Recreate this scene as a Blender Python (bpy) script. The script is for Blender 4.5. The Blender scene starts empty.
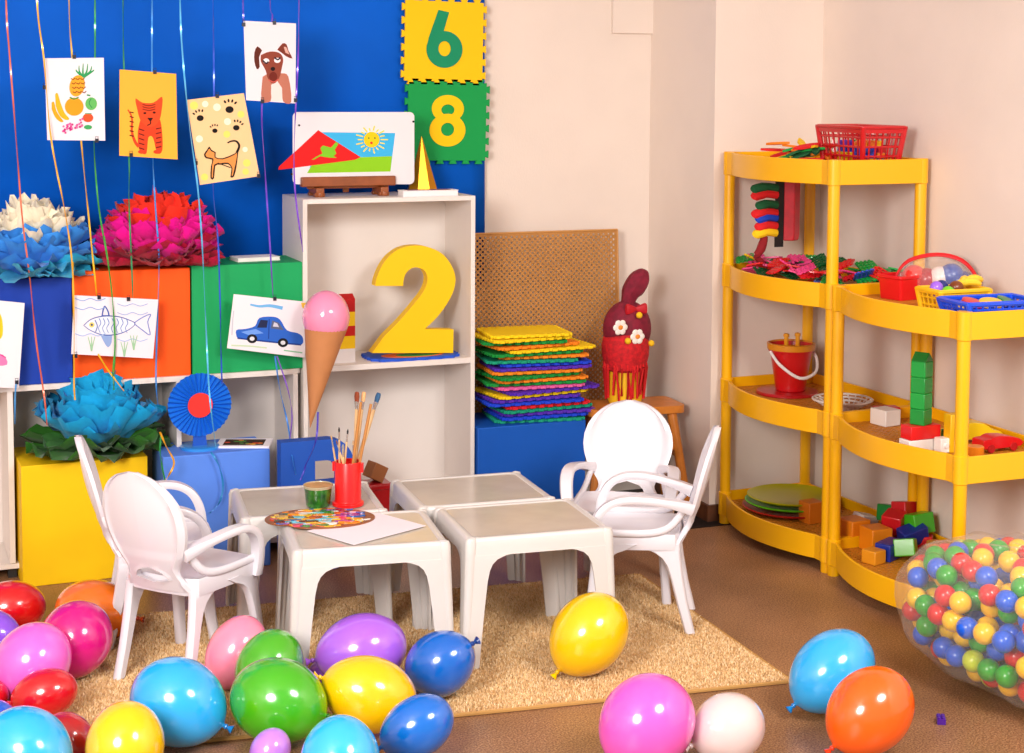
import bpy, math, random
from mathutils import Vector, Matrix, Euler
from mathutils.geometry import tessellate_polygon
random.seed(7)
PI=math.pi
SC=bpy.context.scene
COL=SC.collection
# ------------------------------------------------------------------ camera model
F=1650.;CX=512.;TH=math.atan(.075);HZ=82.;PY=HZ+F*.075;H=1.8;PSI=math.radians(21.8);RO=math.radians(.3)
ct,st=math.cos(TH),math.sin(TH);cp,sp=math.cos(PSI),math.sin(PSI);cr,sr=math.cos(RO),math.sin(RO)
FW=Vector((sp*ct,cp*ct,-st));_r=Vector((cp,-sp,0));_u=Vector((sp*st,cp*st,ct))
RT=_r*cr+_u*sr;UP=_u*cr-_r*sr
def P(px,py,x=None,y=None,z=None):
    """the place in the room seen at a pixel, on one known plane"""
    d=FW+RT*((px-CX)/F)+UP*(-(py-PY)/F)
    t=(z-H)/d.z if z is not None else (y/d.y if y is not None else x/d.x)
    return Vector((d.x*t,d.y*t,H+d.z*t))
cam=bpy.data.cameras.new('camera');camo=bpy.data.objects.new('camera',cam);COL.objects.link(camo)
cam.sensor_fit='HORIZONTAL';cam.sensor_width=36;cam.lens=F*36/1024
cam.shift_y=-(376.5-PY)/1024;cam.clip_start=.05;cam.clip_end=60
camo.matrix_world=Matrix(((RT.x,UP.x,-FW.x,0),(RT.y,UP.y,-FW.y,0),(RT.z,UP.z,-FW.z,H),(0,0,0,1)))
SC.camera=camo
# ------------------------------------------------------------------ materials
def lin(c):
    return c/12.92 if c<=.04045 else ((c+.055)/1.055)**2.4
def C(h):
    h=h.lstrip('#');return tuple(lin(int(h[i:i+2],16)/255) for i in (0,2,4))+(1,)
_m={}
def mat(name,col,rough=.45,coat=0,spec=.5,noise=0,nscale=20,bump=0,bscale=200,metal=0,sss=0,trans=0,col2=None,sheen=0,coatr=.06):
    if name in _m: return _m[name]
    m=bpy.data.materials.new(name);m.use_nodes=True;nt=m.node_tree;b=nt.nodes['Principled BSDF']
    c=C(col) if isinstance(col,str) else col
    b.inputs['Base Color'].default_value=c;b.inputs['Roughness'].default_value=rough;b.inputs['Metallic'].default_value=metal
    b.inputs['Specular IOR Level'].default_value=spec;b.inputs['Coat Weight'].default_value=coat;b.inputs['Coat Roughness'].default_value=coatr
    if sss:
        b.inputs['Subsurface Weight'].default_value=sss;b.inputs['Subsurface Scale'].default_value=.02
    if trans: b.inputs['Transmission Weight'].default_value=trans
    if sheen: b.inputs['Sheen Weight'].default_value=sheen
    tc=None
    if noise or bump:
        tc=nt.nodes.new('ShaderNodeTexCoord')
    if noise:
        n=nt.nodes.new('ShaderNodeTexNoise');n.inputs['Scale'].default_value=nscale;n.inputs['Detail'].default_value=4
        r=nt.nodes.new('ShaderNodeValToRGB')
        c2=C(col2) if col2 else tuple(x*(1-noise) for x in c[:3])+(1,)
        r.color_ramp.elements[0].position=.35;r.color_ramp.elements[1].position=.65
        r.color_ramp.elements[0].color=c2;r.color_ramp.elements[1].color=c
        nt.links.new(tc.outputs['Object'],n.inputs['Vector']);nt.links.new(n.outputs['Fac'],r.inputs['Fac']);nt.links.new(r.outputs['Color'],b.inputs['Base Color'])
    if bump:
        n=nt.nodes.new('ShaderNodeTexNoise');n.inputs['Scale'].default_value=bscale;n.inputs['Detail'].default_value=3
        bp=nt.nodes.new('ShaderNodeBump');bp.inputs['Strength'].default_value=bump;bp.inputs['Distance'].default_value=.002
        nt.links.new(tc.outputs['Object'],n.inputs['Vector']);nt.links.new(n.outputs['Fac'],bp.inputs['Height']);nt.links.new(bp.outputs['Normal'],b.inputs['Normal'])
    _m[name]=m;return m
def plastic(col,rough=.3): return mat('plastic_'+col.strip('#')+str(rough),col,rough,coat=.25)
def paper(col): return mat('paper_'+col.strip('#'),col,.75,spec=.25)
# ------------------------------------------------------------------ mesh builder
class MB:
    def __init__(s): s.v=[];s.f=[];s.mi=[];s.mats=[]
    def mid(s,m):
        if m is None: return 0
        if m not in s.mats: s.mats.append(m)
        return s.mats.index(m)
    def add(s,vs,fs,m=None,T=None):
        k=len(s.v);i=s.mid(m)
        for p in vs:
            p=Vector(p)
            s.v.append(T@p if T is not None else p)
        for f in fs: s.f.append([k+j for j in f]);s.mi.append(i)
        return s
    def box(s,x0,x1,y0,y1,z0,z1,m=None,T=None):
        vs=[(x,y,z) for z in (z0,z1) for y in (y0,y1) for x in (x0,x1)]
        return s.add(vs,[(0,2,3,1),(4,5,7,6),(0,1,5,4),(2,6,7,3),(0,4,6,2),(1,3,7,5)],m,T)
    def prism(s,loops,z0,z1,m=None,T=None,back=True):
        """extrude 2D loops (first outer, others holes) from z0 to z1"""
        L=[]
        for q,l in enumerate(loops):
            a=sum(l[i][0]*l[(i+1)%len(l)][1]-l[(i+1)%len(l)][0]*l[i][1] for i in range(len(l)))
            if (a<0)==(q==0): l=l[::-1]
            L.append([Vector((p[0],p[1],0)) for p in l])
        tri=tessellate_polygon(L);flat=[p for l in L for p in l];n=len(flat)
        vs=[(p.x,p.y,z0) for p in flat]+[(p.x,p.y,z1) for p in flat];fs=[]
        for t in tri:
            a,b,c=t
            ar=(flat[b].x-flat[a].x)*(flat[c].y-flat[a].y)-(flat[c].x-flat[a].x)*(flat[b].y-flat[a].y)
            if ar<0: a,b,c=c,b,a
            fs.append((a+n,b+n,c+n))
            if back: fs.append((c,b,a))
        k=0
        for l in L:
            for i in range(len(l)):
                j=(i+1)%len(l);fs.append((k+i,k+j,k+j+n,k+i+n))
            k+=len(l)
        return s.add(vs,fs,m,T)
    def lathe(s,prof,n=24,m=None,T=None,sx=1,sy=1,closed=False):
        vs=[];fs=[];K=len(prof)
        for r,z in prof:
            for i in range(n):
                a=2*PI*i/n;vs.append((r*sx*math.cos(a),r*sy*math.sin(a),z))
        for k in range(K-1):
            for i in range(n):
                j=(i+1)%n;fs.append((k*n+i,k*n+j,(k+1)*n+j,(k+1)*n+i))
        if closed:
            for i in range(n):
                j=(i+1)%n;fs.append(((K-1)*n+i,(K-1)*n+j,j,i))
        else:
            if prof[0][0]>1e-6: fs.append(tuple(range(n))[::-1])
            if prof[-1][0]>1e-6: fs.append(tuple((K-1)*n+i for i in range(n)))
        return s.add(vs,fs,m,T)
    def tube(s,path,r,n=8,m=None,T=None,flat=1,upv=(0,0,1),closed=False,taper=None):
        """round or flat bar along a path; flat = thickness ratio along the up vector"""
        pts=[Vector(p) for p in path];K=len(pts);vs=[];fs=[];up=Vector(upv)
        for k,p in enumerate(pts):
            if closed: t=pts[(k+1)%K]-pts[k-1]
            else: t=pts[min(k+1,K-1)]-pts[max(k-1,0)]
            t.normalize();a=t.cross(up)
            if a.length<1e-4: a=t.cross(Vector((0,1,0)))
            a.normalize();b=a.cross(t).normalized()
            R=r[k] if isinstance(r,(list,tuple)) else r
            for i in range(n):
                th=2*PI*(i+.5)/n;vs.append(p+a*(math.cos(th)*R)+b*(math.sin(th)*R*flat))
        for k in range(K if closed else K-1):
            q=(k+1)%K
            for i in range(n):
                j=(i+1)%n;fs.append((k*n+i,k*n+j,q*n+j,q*n+i))
        if not closed: fs.append(tuple(range(n))[::-1]);fs.append(tuple((K-1)*n+i for i in range(n)))
        return s.add(vs,fs,m,T)
    def loft(s,secs,m=None,T=None,cap=True):
        n=len(secs[0]);vs=[p for q in secs for p in q];fs=[]
        for k in range(len(secs)-1):
            for i in range(n):
                j=(i+1)%n;fs.append((k*n+i,k*n+j,(k+1)*n+j,(k+1)*n+i))
        if cap: fs.append(tuple(range(n))[::-1]);fs.append(tuple((len(secs)-1)*n+i for i in range(n)))
        return s.add(vs,fs,m,T)
    def ball(s,c,r,m=None,seg=16,rings=10,T=None):
        vs=[];fs=[]
        rx,ry,rz=(r,r,r) if not isinstance(r,(tuple,list)) else r
        prof=[(math.sin(PI*k/rings),-math.cos(PI*k/rings)) for k in range(rings+1)]
        prof[0]=(1e-5,-1);prof[-1]=(1e-5,1)
        T2=Matrix.Translation(Vector(c))@Matrix.Diagonal((rx,ry,rz,1))
        if T is not None: T2=T@T2
        return s.lathe(prof,seg,m,T2)
    def mesh(s,name,m=None,smooth=True,angle=35):
        me=bpy.data.meshes.new(name)
        me.from_pydata([tuple(p) for p in s.v],[],s.f)
        if m is not None and not s.mats: me.materials.append(m)
        for q in s.mats: me.materials.append(q)
        if len(s.mats)>1: me.polygons.foreach_set('material_index',s.mi)
        if smooth:
            me.polygons.foreach_set('use_smooth',[True]*len(me.polygons))
            me.set_sharp_from_angle(angle=math.radians(angle))
        me.update();return me
def obj(name,mb,m=None,parent=None,bev=0,smooth=True,angle=35,loc=None,rot=None,seg=2):
    me=mb.mesh(name,m,smooth,angle) if isinstance(mb,MB) else mb
    o=bpy.data.objects.new(name,me);COL.objects.link(o)
    if parent is not None: o.parent=parent
    if loc is not None: o.location=loc
    if rot is not None: o.rotation_euler=rot
    if bev:
        b=o.modifiers.new('bevel','BEVEL');b.width=bev;b.segments=seg;b.limit_method='ANGLE';b.angle_limit=math.radians(40);b.harden_normals=False
    return o
def tag(o,label,cat,group=None,kind=None):
    o['label']=label
    if cat: o['category']=cat
    if group: o['group']=group
    if kind: o['kind']=kind
    return o
def thing(name,label,cat,loc=(0,0,0),rz=0,group=None,rot=None):
    o=bpy.data.objects.new(name,None);COL.objects.link(o);o.empty_display_size=.05
    o.location=loc;o.rotation_euler=rot if rot is not None else (0,0,rz)
    return tag(o,label,cat,group)
def struct(name,mb,m,**k):
    o=obj(name,mb,m,**k);o['kind']='structure';return o
def dup(root,loc,rot,label,group=None):
    r=root.copy();COL.objects.link(r);r.location=loc;r.rotation_euler=rot;r['label']=label
    if group: r['group']=group
    for ch in list(root.children):
        c=ch.copy();COL.objects.link(c);c.parent=r
        for g in ch.children:
            d=g.copy();COL.objects.link(d);d.parent=c
    return r
UPR=Matrix(((1,0,0,0),(0,0,-1,0),(0,1,0,0),(0,0,0,1)))   # drawing plane (x,y) stands up; its front faces -Y
def circ(cx,cy,rx,ry=None,n=24,a0=0,a1=2*PI,rot=0):
    ry=rx if ry is None else ry;o=[];full=abs(a1-a0-2*PI)<1e-6
    for i in range(n if full else n+1):
        a=a0+(a1-a0)*i/n;x=rx*math.cos(a);y=ry*math.sin(a)
        o.append((cx+x*math.cos(rot)-y*math.sin(rot),cy+x*math.sin(rot)+y*math.cos(rot)))
    return o
def rrect(x0,x1,y0,y1,r,n=5):
    o=[]
    for cx,cy,a in ((x1-r,y1-r,0),(x0+r,y1-r,PI/2),(x0+r,y0+r,PI),(x1-r,y0+r,1.5*PI)):
        for i in range(n+1):
            t=a+PI/2*i/n;o.append((cx+r*math.cos(t),cy+r*math.sin(t)))
    return o
def stroke(pts,w):
    """2D outline of a brush line"""
    L=[];R=[];K=len(pts)
    for i,p in enumerate(pts):
        a=pts[max(i-1,0)];b=pts[min(i+1,K-1)];dx,dy=b[0]-a[0],b[1]-a[1];l=math.hypot(dx,dy) or 1
        W=(w[i] if isinstance(w,(list,tuple)) else w)/2
        L.append((p[0]-dy/l*W,p[1]+dx/l*W));R.append((p[0]+dy/l*W,p[1]-dx/l*W))
    return L+R[::-1]
def smoothpath(pts,n=6):
    pts=[Vector(p) for p in pts];o=[];K=len(pts)
    for i in range(K-1):
        p0,p1,p2,p3=pts[max(i-1,0)],pts[i],pts[i+1],pts[min(i+2,K-1)]
        for k in range(n):
            t=k/n;o.append(.5*((2*p1)+(p2-p0)*t+(2*p0-5*p1+4*p2-p3)*t*t+(3*p1-p0-3*p2+p3)*t**3))
    o.append(pts[-1]);return o
def sm2(pts,n=5): return [(p.x,p.y) for p in smoothpath([(a,b,0) for a,b in pts],n)]
# ------------------------------------------------------------------ lights and world
w=bpy.data.worlds.new('world');SC.world=w;w.use_nodes=True
w.node_tree.nodes['Background'].inputs[0].default_value=(1,.96,.93,1);w.node_tree.nodes['Background'].inputs[1].default_value=.50
def area(name,loc,target,size,energy,col=(1,1,1)):
    l=bpy.data.lights.new(name,'AREA');l.shape='DISK';l.size=size;l.energy=energy;l.color=col
    o=bpy.data.objects.new(name,l);COL.objects.link(o);o.location=loc
    o.rotation_euler=(Vector(target)-Vector(loc)).to_track_quat('-Z','Y').to_euler()
area('studio_light_left',(-1.3,1.3,2.3),(1.7,5.2,.7),1.5,190,(1,.97,.94))
area('studio_light_right',(2.6,.9,3.3),(2.0,5.2,.5),1.25,135,(1,.97,.94))
SC.view_settings.view_transform='Standard';SC.view_settings.look='None';SC.view_settings.gamma=1
SC.view_settings.use_curve_mapping=False;SC.view_settings.exposure=.0
SC.cycles.max_bounces=8;SC.cycles.transparent_max_bounces=24
# ------------------------------------------------------------------ the room
YB=6.478; XC=3.238; YC=5.896; XR=3.741
def noisy_floor():
    m=bpy.data.materials.new('brown_linoleum');m.use_nodes=True;nt=m.node_tree;b=nt.nodes['Principled BSDF']
    tc=nt.nodes.new('ShaderNodeTexCoord')
    def N(s,d=5):
        n=nt.nodes.new('ShaderNodeTexNoise');n.inputs['Scale'].default_value=s;n.inputs['Detail'].default_value=d;nt.links.new(tc.outputs['Object'],n.inputs['Vector']);return n
    r=nt.nodes.new('ShaderNodeValToRGB');cr_=r.color_ramp
    cr_.elements[0].position=.36;cr_.elements[0].color=C('#785238');cr_.elements[1].position=.64;cr_.elements[1].color=C('#c69c74')
    e=cr_.elements.new(.5);e.color=C('#a0734f')
    nt.links.new(N(190,4).outputs['Fac'],r.inputs['Fac'])
    r2=nt.nodes.new('ShaderNodeValToRGB');r2.color_ramp.elements[0].position=.35;r2.color_ramp.elements[0].color=(.62,.58,.55,1);r2.color_ramp.elements[1].position=.7;r2.color_ramp.elements[1].color=(1.05,1,1,1)
    nt.links.new(N(2.2,4).outputs['Fac'],r2.inputs['Fac'])
    mx=nt.nodes.new('ShaderNodeMix');mx.data_type='RGBA';mx.blend_type='MULTIPLY';mx.inputs['Factor'].default_value=.8
    nt.links.new(r.outputs['Color'],mx.inputs['A']);nt.links.new(r2.outputs['Color'],mx.inputs['B']);nt.links.new(mx.outputs['Result'],b.inputs['Base Color'])
    b.inputs['Roughness'].default_value=.38;b.inputs['Specular IOR Level'].default_value=.4
    return m
def wallm(name,col):
    m=mat(name,col,.85,spec=.2,noise=.045,nscale=3)
    nt=m.node_tree;b=nt.nodes['Principled BSDF'];tc=nt.nodes.new('ShaderNodeTexCoord')
    mp=nt.nodes.new('ShaderNodeMapping');mp.inputs['Scale'].default_value=(1,1,.3)
    n=nt.nodes.new('ShaderNodeTexNoise');n.inputs['Scale'].default_value=260;n.inputs['Detail'].default_value=2
    bp=nt.nodes.new('ShaderNodeBump');bp.inputs['Strength'].default_value=.25;bp.inputs['Distance'].default_value=.002
    nt.links.new(tc.outputs['Object'],mp.inputs['Vector']);nt.links.new(mp.outputs['Vector'],n.inputs['Vector']);nt.links.new(n.outputs['Fac'],bp.inputs['Height']);nt.links.new(bp.outputs['Normal'],b.inputs['Normal'])
    return m
WM=wallm('beige_wallpaper','#eedfd3')
struct('floor',MB().box(-2.2,XR+.1,-.6,YB+.1,-.08,0),noisy_floor(),smooth=False)
struct('wall_back',MB().box(-2.2,XC,YB,YB+.1,0,3.1),WM,smooth=False)
struct('wall_alcove',MB().box(XC,XR,YC,YB+.1,0,3.1),WM,smooth=False)
struct('wall_right',MB().box(XR,XR+.1,-.6,YB+.1,0,3.1),WM,smooth=False)
struct('wall_left',MB().box(-2.3,-2.2,-.6,YB+.1,0,3.1),WM,smooth=False)
struct('ceiling',MB().box(-2.3,XR+.1,1.9,YB+.1,3.1,3.15),mat('ceiling_white','#efe9e2',.9),smooth=False)
# square duct at the top of the alcove
d0=P(613,33,y=YB-.02)
struct('trim_1',MB().box(d0.x,XC,YB-.02,YB,d0.z,3.1),WM,smooth=False)
BBm=mat('brown_skirting','#6a3f27',.5,noise=.4,nscale=18)
struct('baseboard_right',MB().box(XR-.014,XR,-.6,YC,0,.07),BBm)
struct('baseboard_alcove_front',MB().box(XC-.014,XR,YC-.014,YC,0,.07),BBm)
struct('baseboard_alcove_side',MB().box(XC-.014,XC,YC,YB,0,.07),BBm)
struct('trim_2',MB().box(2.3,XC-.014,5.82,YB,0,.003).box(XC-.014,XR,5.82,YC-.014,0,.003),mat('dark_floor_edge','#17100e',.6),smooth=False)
# blue backdrop
bm=MB();xa,xb=-1.2,P(483,120,y=YB-.03).x;nx=60;vs=[];fs=[]
for j in range(2):
    for i in range(nx+1):
        u=i/nx;vs.append((xa+(xb-xa)*u+(.012 if j==0 else 0)*u, YB-.03+.006*math.sin(u*31)+.004*math.sin(u*70+1),.95 if j==0 else 3.05))
for i in range(nx): fs.append((i,i+1,i+nx+2,i+nx+1))
bm.add(vs,fs)
bo=obj('blue_backdrop',bm,mat('blue_cloth','#0060d4',.7,spec=.15,noise=.12,nscale=3,bump=.1,bscale=500));sol=bo.modifiers.new('s','SOLIDIFY');sol.thickness=.004
tag(bo,'large plain bright blue cloth backdrop hanging on the back wall','backdrop')
# ------------------------------------------------------------------ white cabinets
WL=mat('white_laminate','#e9dfd8',.5,noise=.03,nscale=6)
WE=mat('cream_edge','#fbf0de',.5)
YF=6.08
A=P(304,200,y=YF);B=P(475.5,195,y=YF);cz=1.352;ch=P(400,362,y=YF).z
cx0,cx1=A.x-.005,B.x
cab=thing('storage_cabinet','tall white open cabinet holding the yellow number, against the blue backdrop','cabinet',(cx0,YF,0))
W=cx1-cx0;DD=.32;t=.018
obj('side_panel',MB().box(0,t,0,DD,.05,cz),WL,cab,.0015)
obj('side_panel',MB().box(W-t,W,0,DD,.05,cz),WL,cab,.0015)
obj('top_panel',MB().box(t,W-t,0,DD,cz-t,cz),WL,cab,.001)
obj('shelf',MB().box(t,W-t,.002,DD-.01,ch-.022,ch),WL,cab,.001)
obj('bottom_panel',MB().box(t,W-t,0,DD,.05,.068),WL,cab,.001)
obj('back_panel',MB().box(t,W-t,DD-.01,DD,.068,cz-t),WL,cab)
for q in ((.01,.02),(W-.05,.02),(.01,DD-.05),(W-.05,DD-.05)): obj('foot',MB().box(q[0],q[0]+.04,q[1],q[1]+.03,0,.05),mat('foot_black','#222222',.5),cab)
# low long unit
SZ=P(100,381,y=YF).z
SZ=round(SZ,3)
low=thing('low_shelf_unit','long low white shelf unit carrying the three coloured boxes','shelf',(0,YF,0))
xL=-.35
tp=MB();tp.prism([[(xL,0),(cx0-.12,0)]+[(cx0-.12+.115*math.sin(a*PI/12),.0+ .03*(1-math.cos(a*PI/12))) for a in range(1,7)]+[(cx0-.004,DD),(xL,DD)]],SZ-.02,SZ)
obj('top_panel',tp,WL,low,.0012)
x1=P(11,450,y=YF).x;x2=P(166,420,y=YF+.28).x
for xx,w_ in ((x1,.02),(x2,.018),(cx0-.03,.018),(xL+.01,.018)): obj('upright',MB().box(xx-w_/2,xx+w_/2,.002,DD-.012,.06,SZ-.02),WL,low,.001)
obj('bottom_panel',MB().box(xL,cx0-.02,.002,DD,.04,.058),WL,low,.001)
obj('back_panel',MB().box(xL,cx0-.004,DD-.01,DD,.058,SZ-.02),WL,low)
for xx in (x1,x2,cx0-.06): obj('foot',MB().box(xx-.015,xx+.015,.03,.06,0,.04),mat('foot_black','#222222',.5),low)
# coloured boxes on it
def cbox(name,px0,px1,pyt,yf,dep,z0,col,label,rz=0,px_ref=None):
    a=P(px0,pyt,y=yf);b=P(px1,pyt,y=yf);z1=P((px0+px1)/2,pyt,y=yf).z
    w_=b.x-a.x;hh=z1-z0
    o=obj(name,MB().box(-w_/2,w_/2,0,dep,0,hh),mat('box_'+col,col,.6,spec=.3,noise=.05,nscale=8,bump=.1,bscale=300),bev=.003,loc=((a.x+b.x)/2,yf,z0),rot=(0,0,rz))
    tag(o,label,'box');return o,z1
_,zb1=cbox('painted_box',-40,71.5,279,YF+.012,.29,SZ,'#0b3ba8','dark blue painted box under the cream and blue paper flower')
_,zb2=cbox('painted_box',73,190,270,YF+.012,.29,SZ,'#ff5a08','orange painted box between the dark blue and the green box')
_,zb3=cbox('painted_box',191.5,305,264,YF+.012,.27,SZ,'#12a35c','green painted box touching the tall white cabinet')
# yellow and light blue boxes on the floor
a=P(23,588,z=0);b=P(148,470,y=a.y);zy=P(30,466,y=a.y).z
yb=obj('painted_box',MB().box(0,b.x-a.x,0,.33,0,zy),mat('box_yellow','#f6c803',.6,spec=.3,noise=.04,nscale=7),bev=.003,loc=(a.x,a.y,0),rot=(0,0,math.radians(1)))
tag(yb,'large yellow painted box on the floor under the turquoise paper flower','box');YB1=a.y
q0=P(163,452,y=5.93);q1=P(270,449,y=5.93);zl=q1.z
lb=obj('painted_box',MB().box(0,q1.x-q0.x,0,.24,0,zl),mat('box_light_blue','#5b8df0',.6,spec=.3,noise=.05,nscale=7),bev=.004,loc=(q0.x,5.93,0))
tag(lb,'light blue painted box on the floor holding the blue rosette','box')
# blue plinth under the mats
q0=P(478,420,y=6.06);q1=P(586,420,y=6.06);zp=q1.z
pl=obj('painted_box',MB().box(0,q1.x-q0.x,0,.36,0,zp),mat('box_royal_blue','#0d58bd',.6,spec=.3,noise=.05,nscale=7),bev=.004,loc=(q0.x,6.06,0))
tag(pl,'royal blue box on the floor under the stack of foam mats','box');PLX0,PLX1,PLZ=q0.x,q1.x,zp
# ------------------------------------------------------------------ kids' tables
TBL=mat('table_plastic','#d6d1cd',.33,coat=.25,coatr=.12,noise=.04,nscale=5)
TTOP=mat('table_worn_top','#cfc5b8',.2,coat=.35,coatr=.1,noise=.09,nscale=9)
def rsq(a,r,n=6): return rrect(-a,a,-a,a,r,n)
def make_table(label,loc,rz):
    t=thing('play_table',label,'table',loc,rz,'white plastic play tables')
    m=MB();a=.225;Z=.4;t.scale=(1.04,.88,1)
    # rounded lip ring lofted in cross section, then the sunk worn panel
    secs=[]
    for off,z in ((-.026,Z-.003),(-.023,Z),(-.010,Z+.0005),(-.003,Z-.003),(0,Z-.010),(.001,Z-.03),(.003,Z-.055),(-.004,Z-.055),(-.006,Z-.02),(-.04,Z-.016)):
        secs.append([(x,y,z) for x,y in rsq(a+off,.035+min(off,0)*.4,6)])
    n=len(secs[0]);k=len(m.v);m.loft(secs,None,cap=False)
    m.f.append(list(range((len(secs)-1)*n,len(secs)*n)))
    m.mi.append(0)
    obj('table_rim',m,TBL,t,angle=50)
    p=MB();p.prism([rsq(a-.0255,.026)],Z-.015,Z-.0028)
    obj('table_top',p,TTOP,t)
    for sx,sy in ((-1,-1),(1,-1),(-1,1),(1,1)):
        l=MB();secs=[]
        for z,w_,sp_ in ((0,.046,.016),(.004,.05,.0155),(.1,.055,.0125),(.2,.061,.0085),(.28,.067,.0055),(.315,.073,.0045),(.335,.081,.0035),(.35,.095,.003),(.36,.117,.0025),(.366,.145,.002)):
            o_=a+sp_+.002;r=.018;tk=.008
            # L section: outer corner rounded
            pts=[(o_,o_-w_)]+[(o_,o_-r)]+[(o_-r+r*math.cos(q*PI/8),o_-r+r*math.sin(q*PI/8)) for q in range(1,4)]+[(o_-r,o_),(o_-w_,o_),(o_-w_,o_-tk),(o_-tk-.004,o_-tk-.004),(o_-tk,o_-w_)]
            secs.append([(x,y,z*.95) for x,y in pts])
        l.loft(secs)
        # raised rib at the corner
        rs=[]
        for z,hw in ((.0,.012),(.2,.014),(.36,.016),(.405,.017),(.419,.013),(.423,.004)):
            o_=a+.018*(1-z/.42)+.003 if z<.42 else a+.000
            c0=o_-.016
            rs.append([(c0+(hw+.002)*math.cos(q*PI/6),c0+(hw+.002)*math.sin(q*PI/6),z*.953) for q in range(12)])
        l.loft(rs)
        T=Matrix.Diagonal((sx,sy,1,1));l.v=[T@v for v in l.v]
        if sx*sy<0: l.f=[f[::-1] for f in l.f]
        obj('leg',l,TBL,t,angle=40)
    return t
RZ=.012
make_table('white plastic play table front left, carrying the paint palette and paper',(1.445,4.85,RZ),math.radians(-8))
make_table('white plastic play table at front centre with an empty top, beside the yellow balloon',(1.958,4.80,RZ),math.radians(-4.5))
make_table('white plastic play table carrying the red brush cup and green jar',(1.378,5.27,RZ),math.radians(-7))
make_table('white plastic play table, empty, behind the front centre table',(1.94,5.21,RZ),math.radians(-4))
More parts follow.
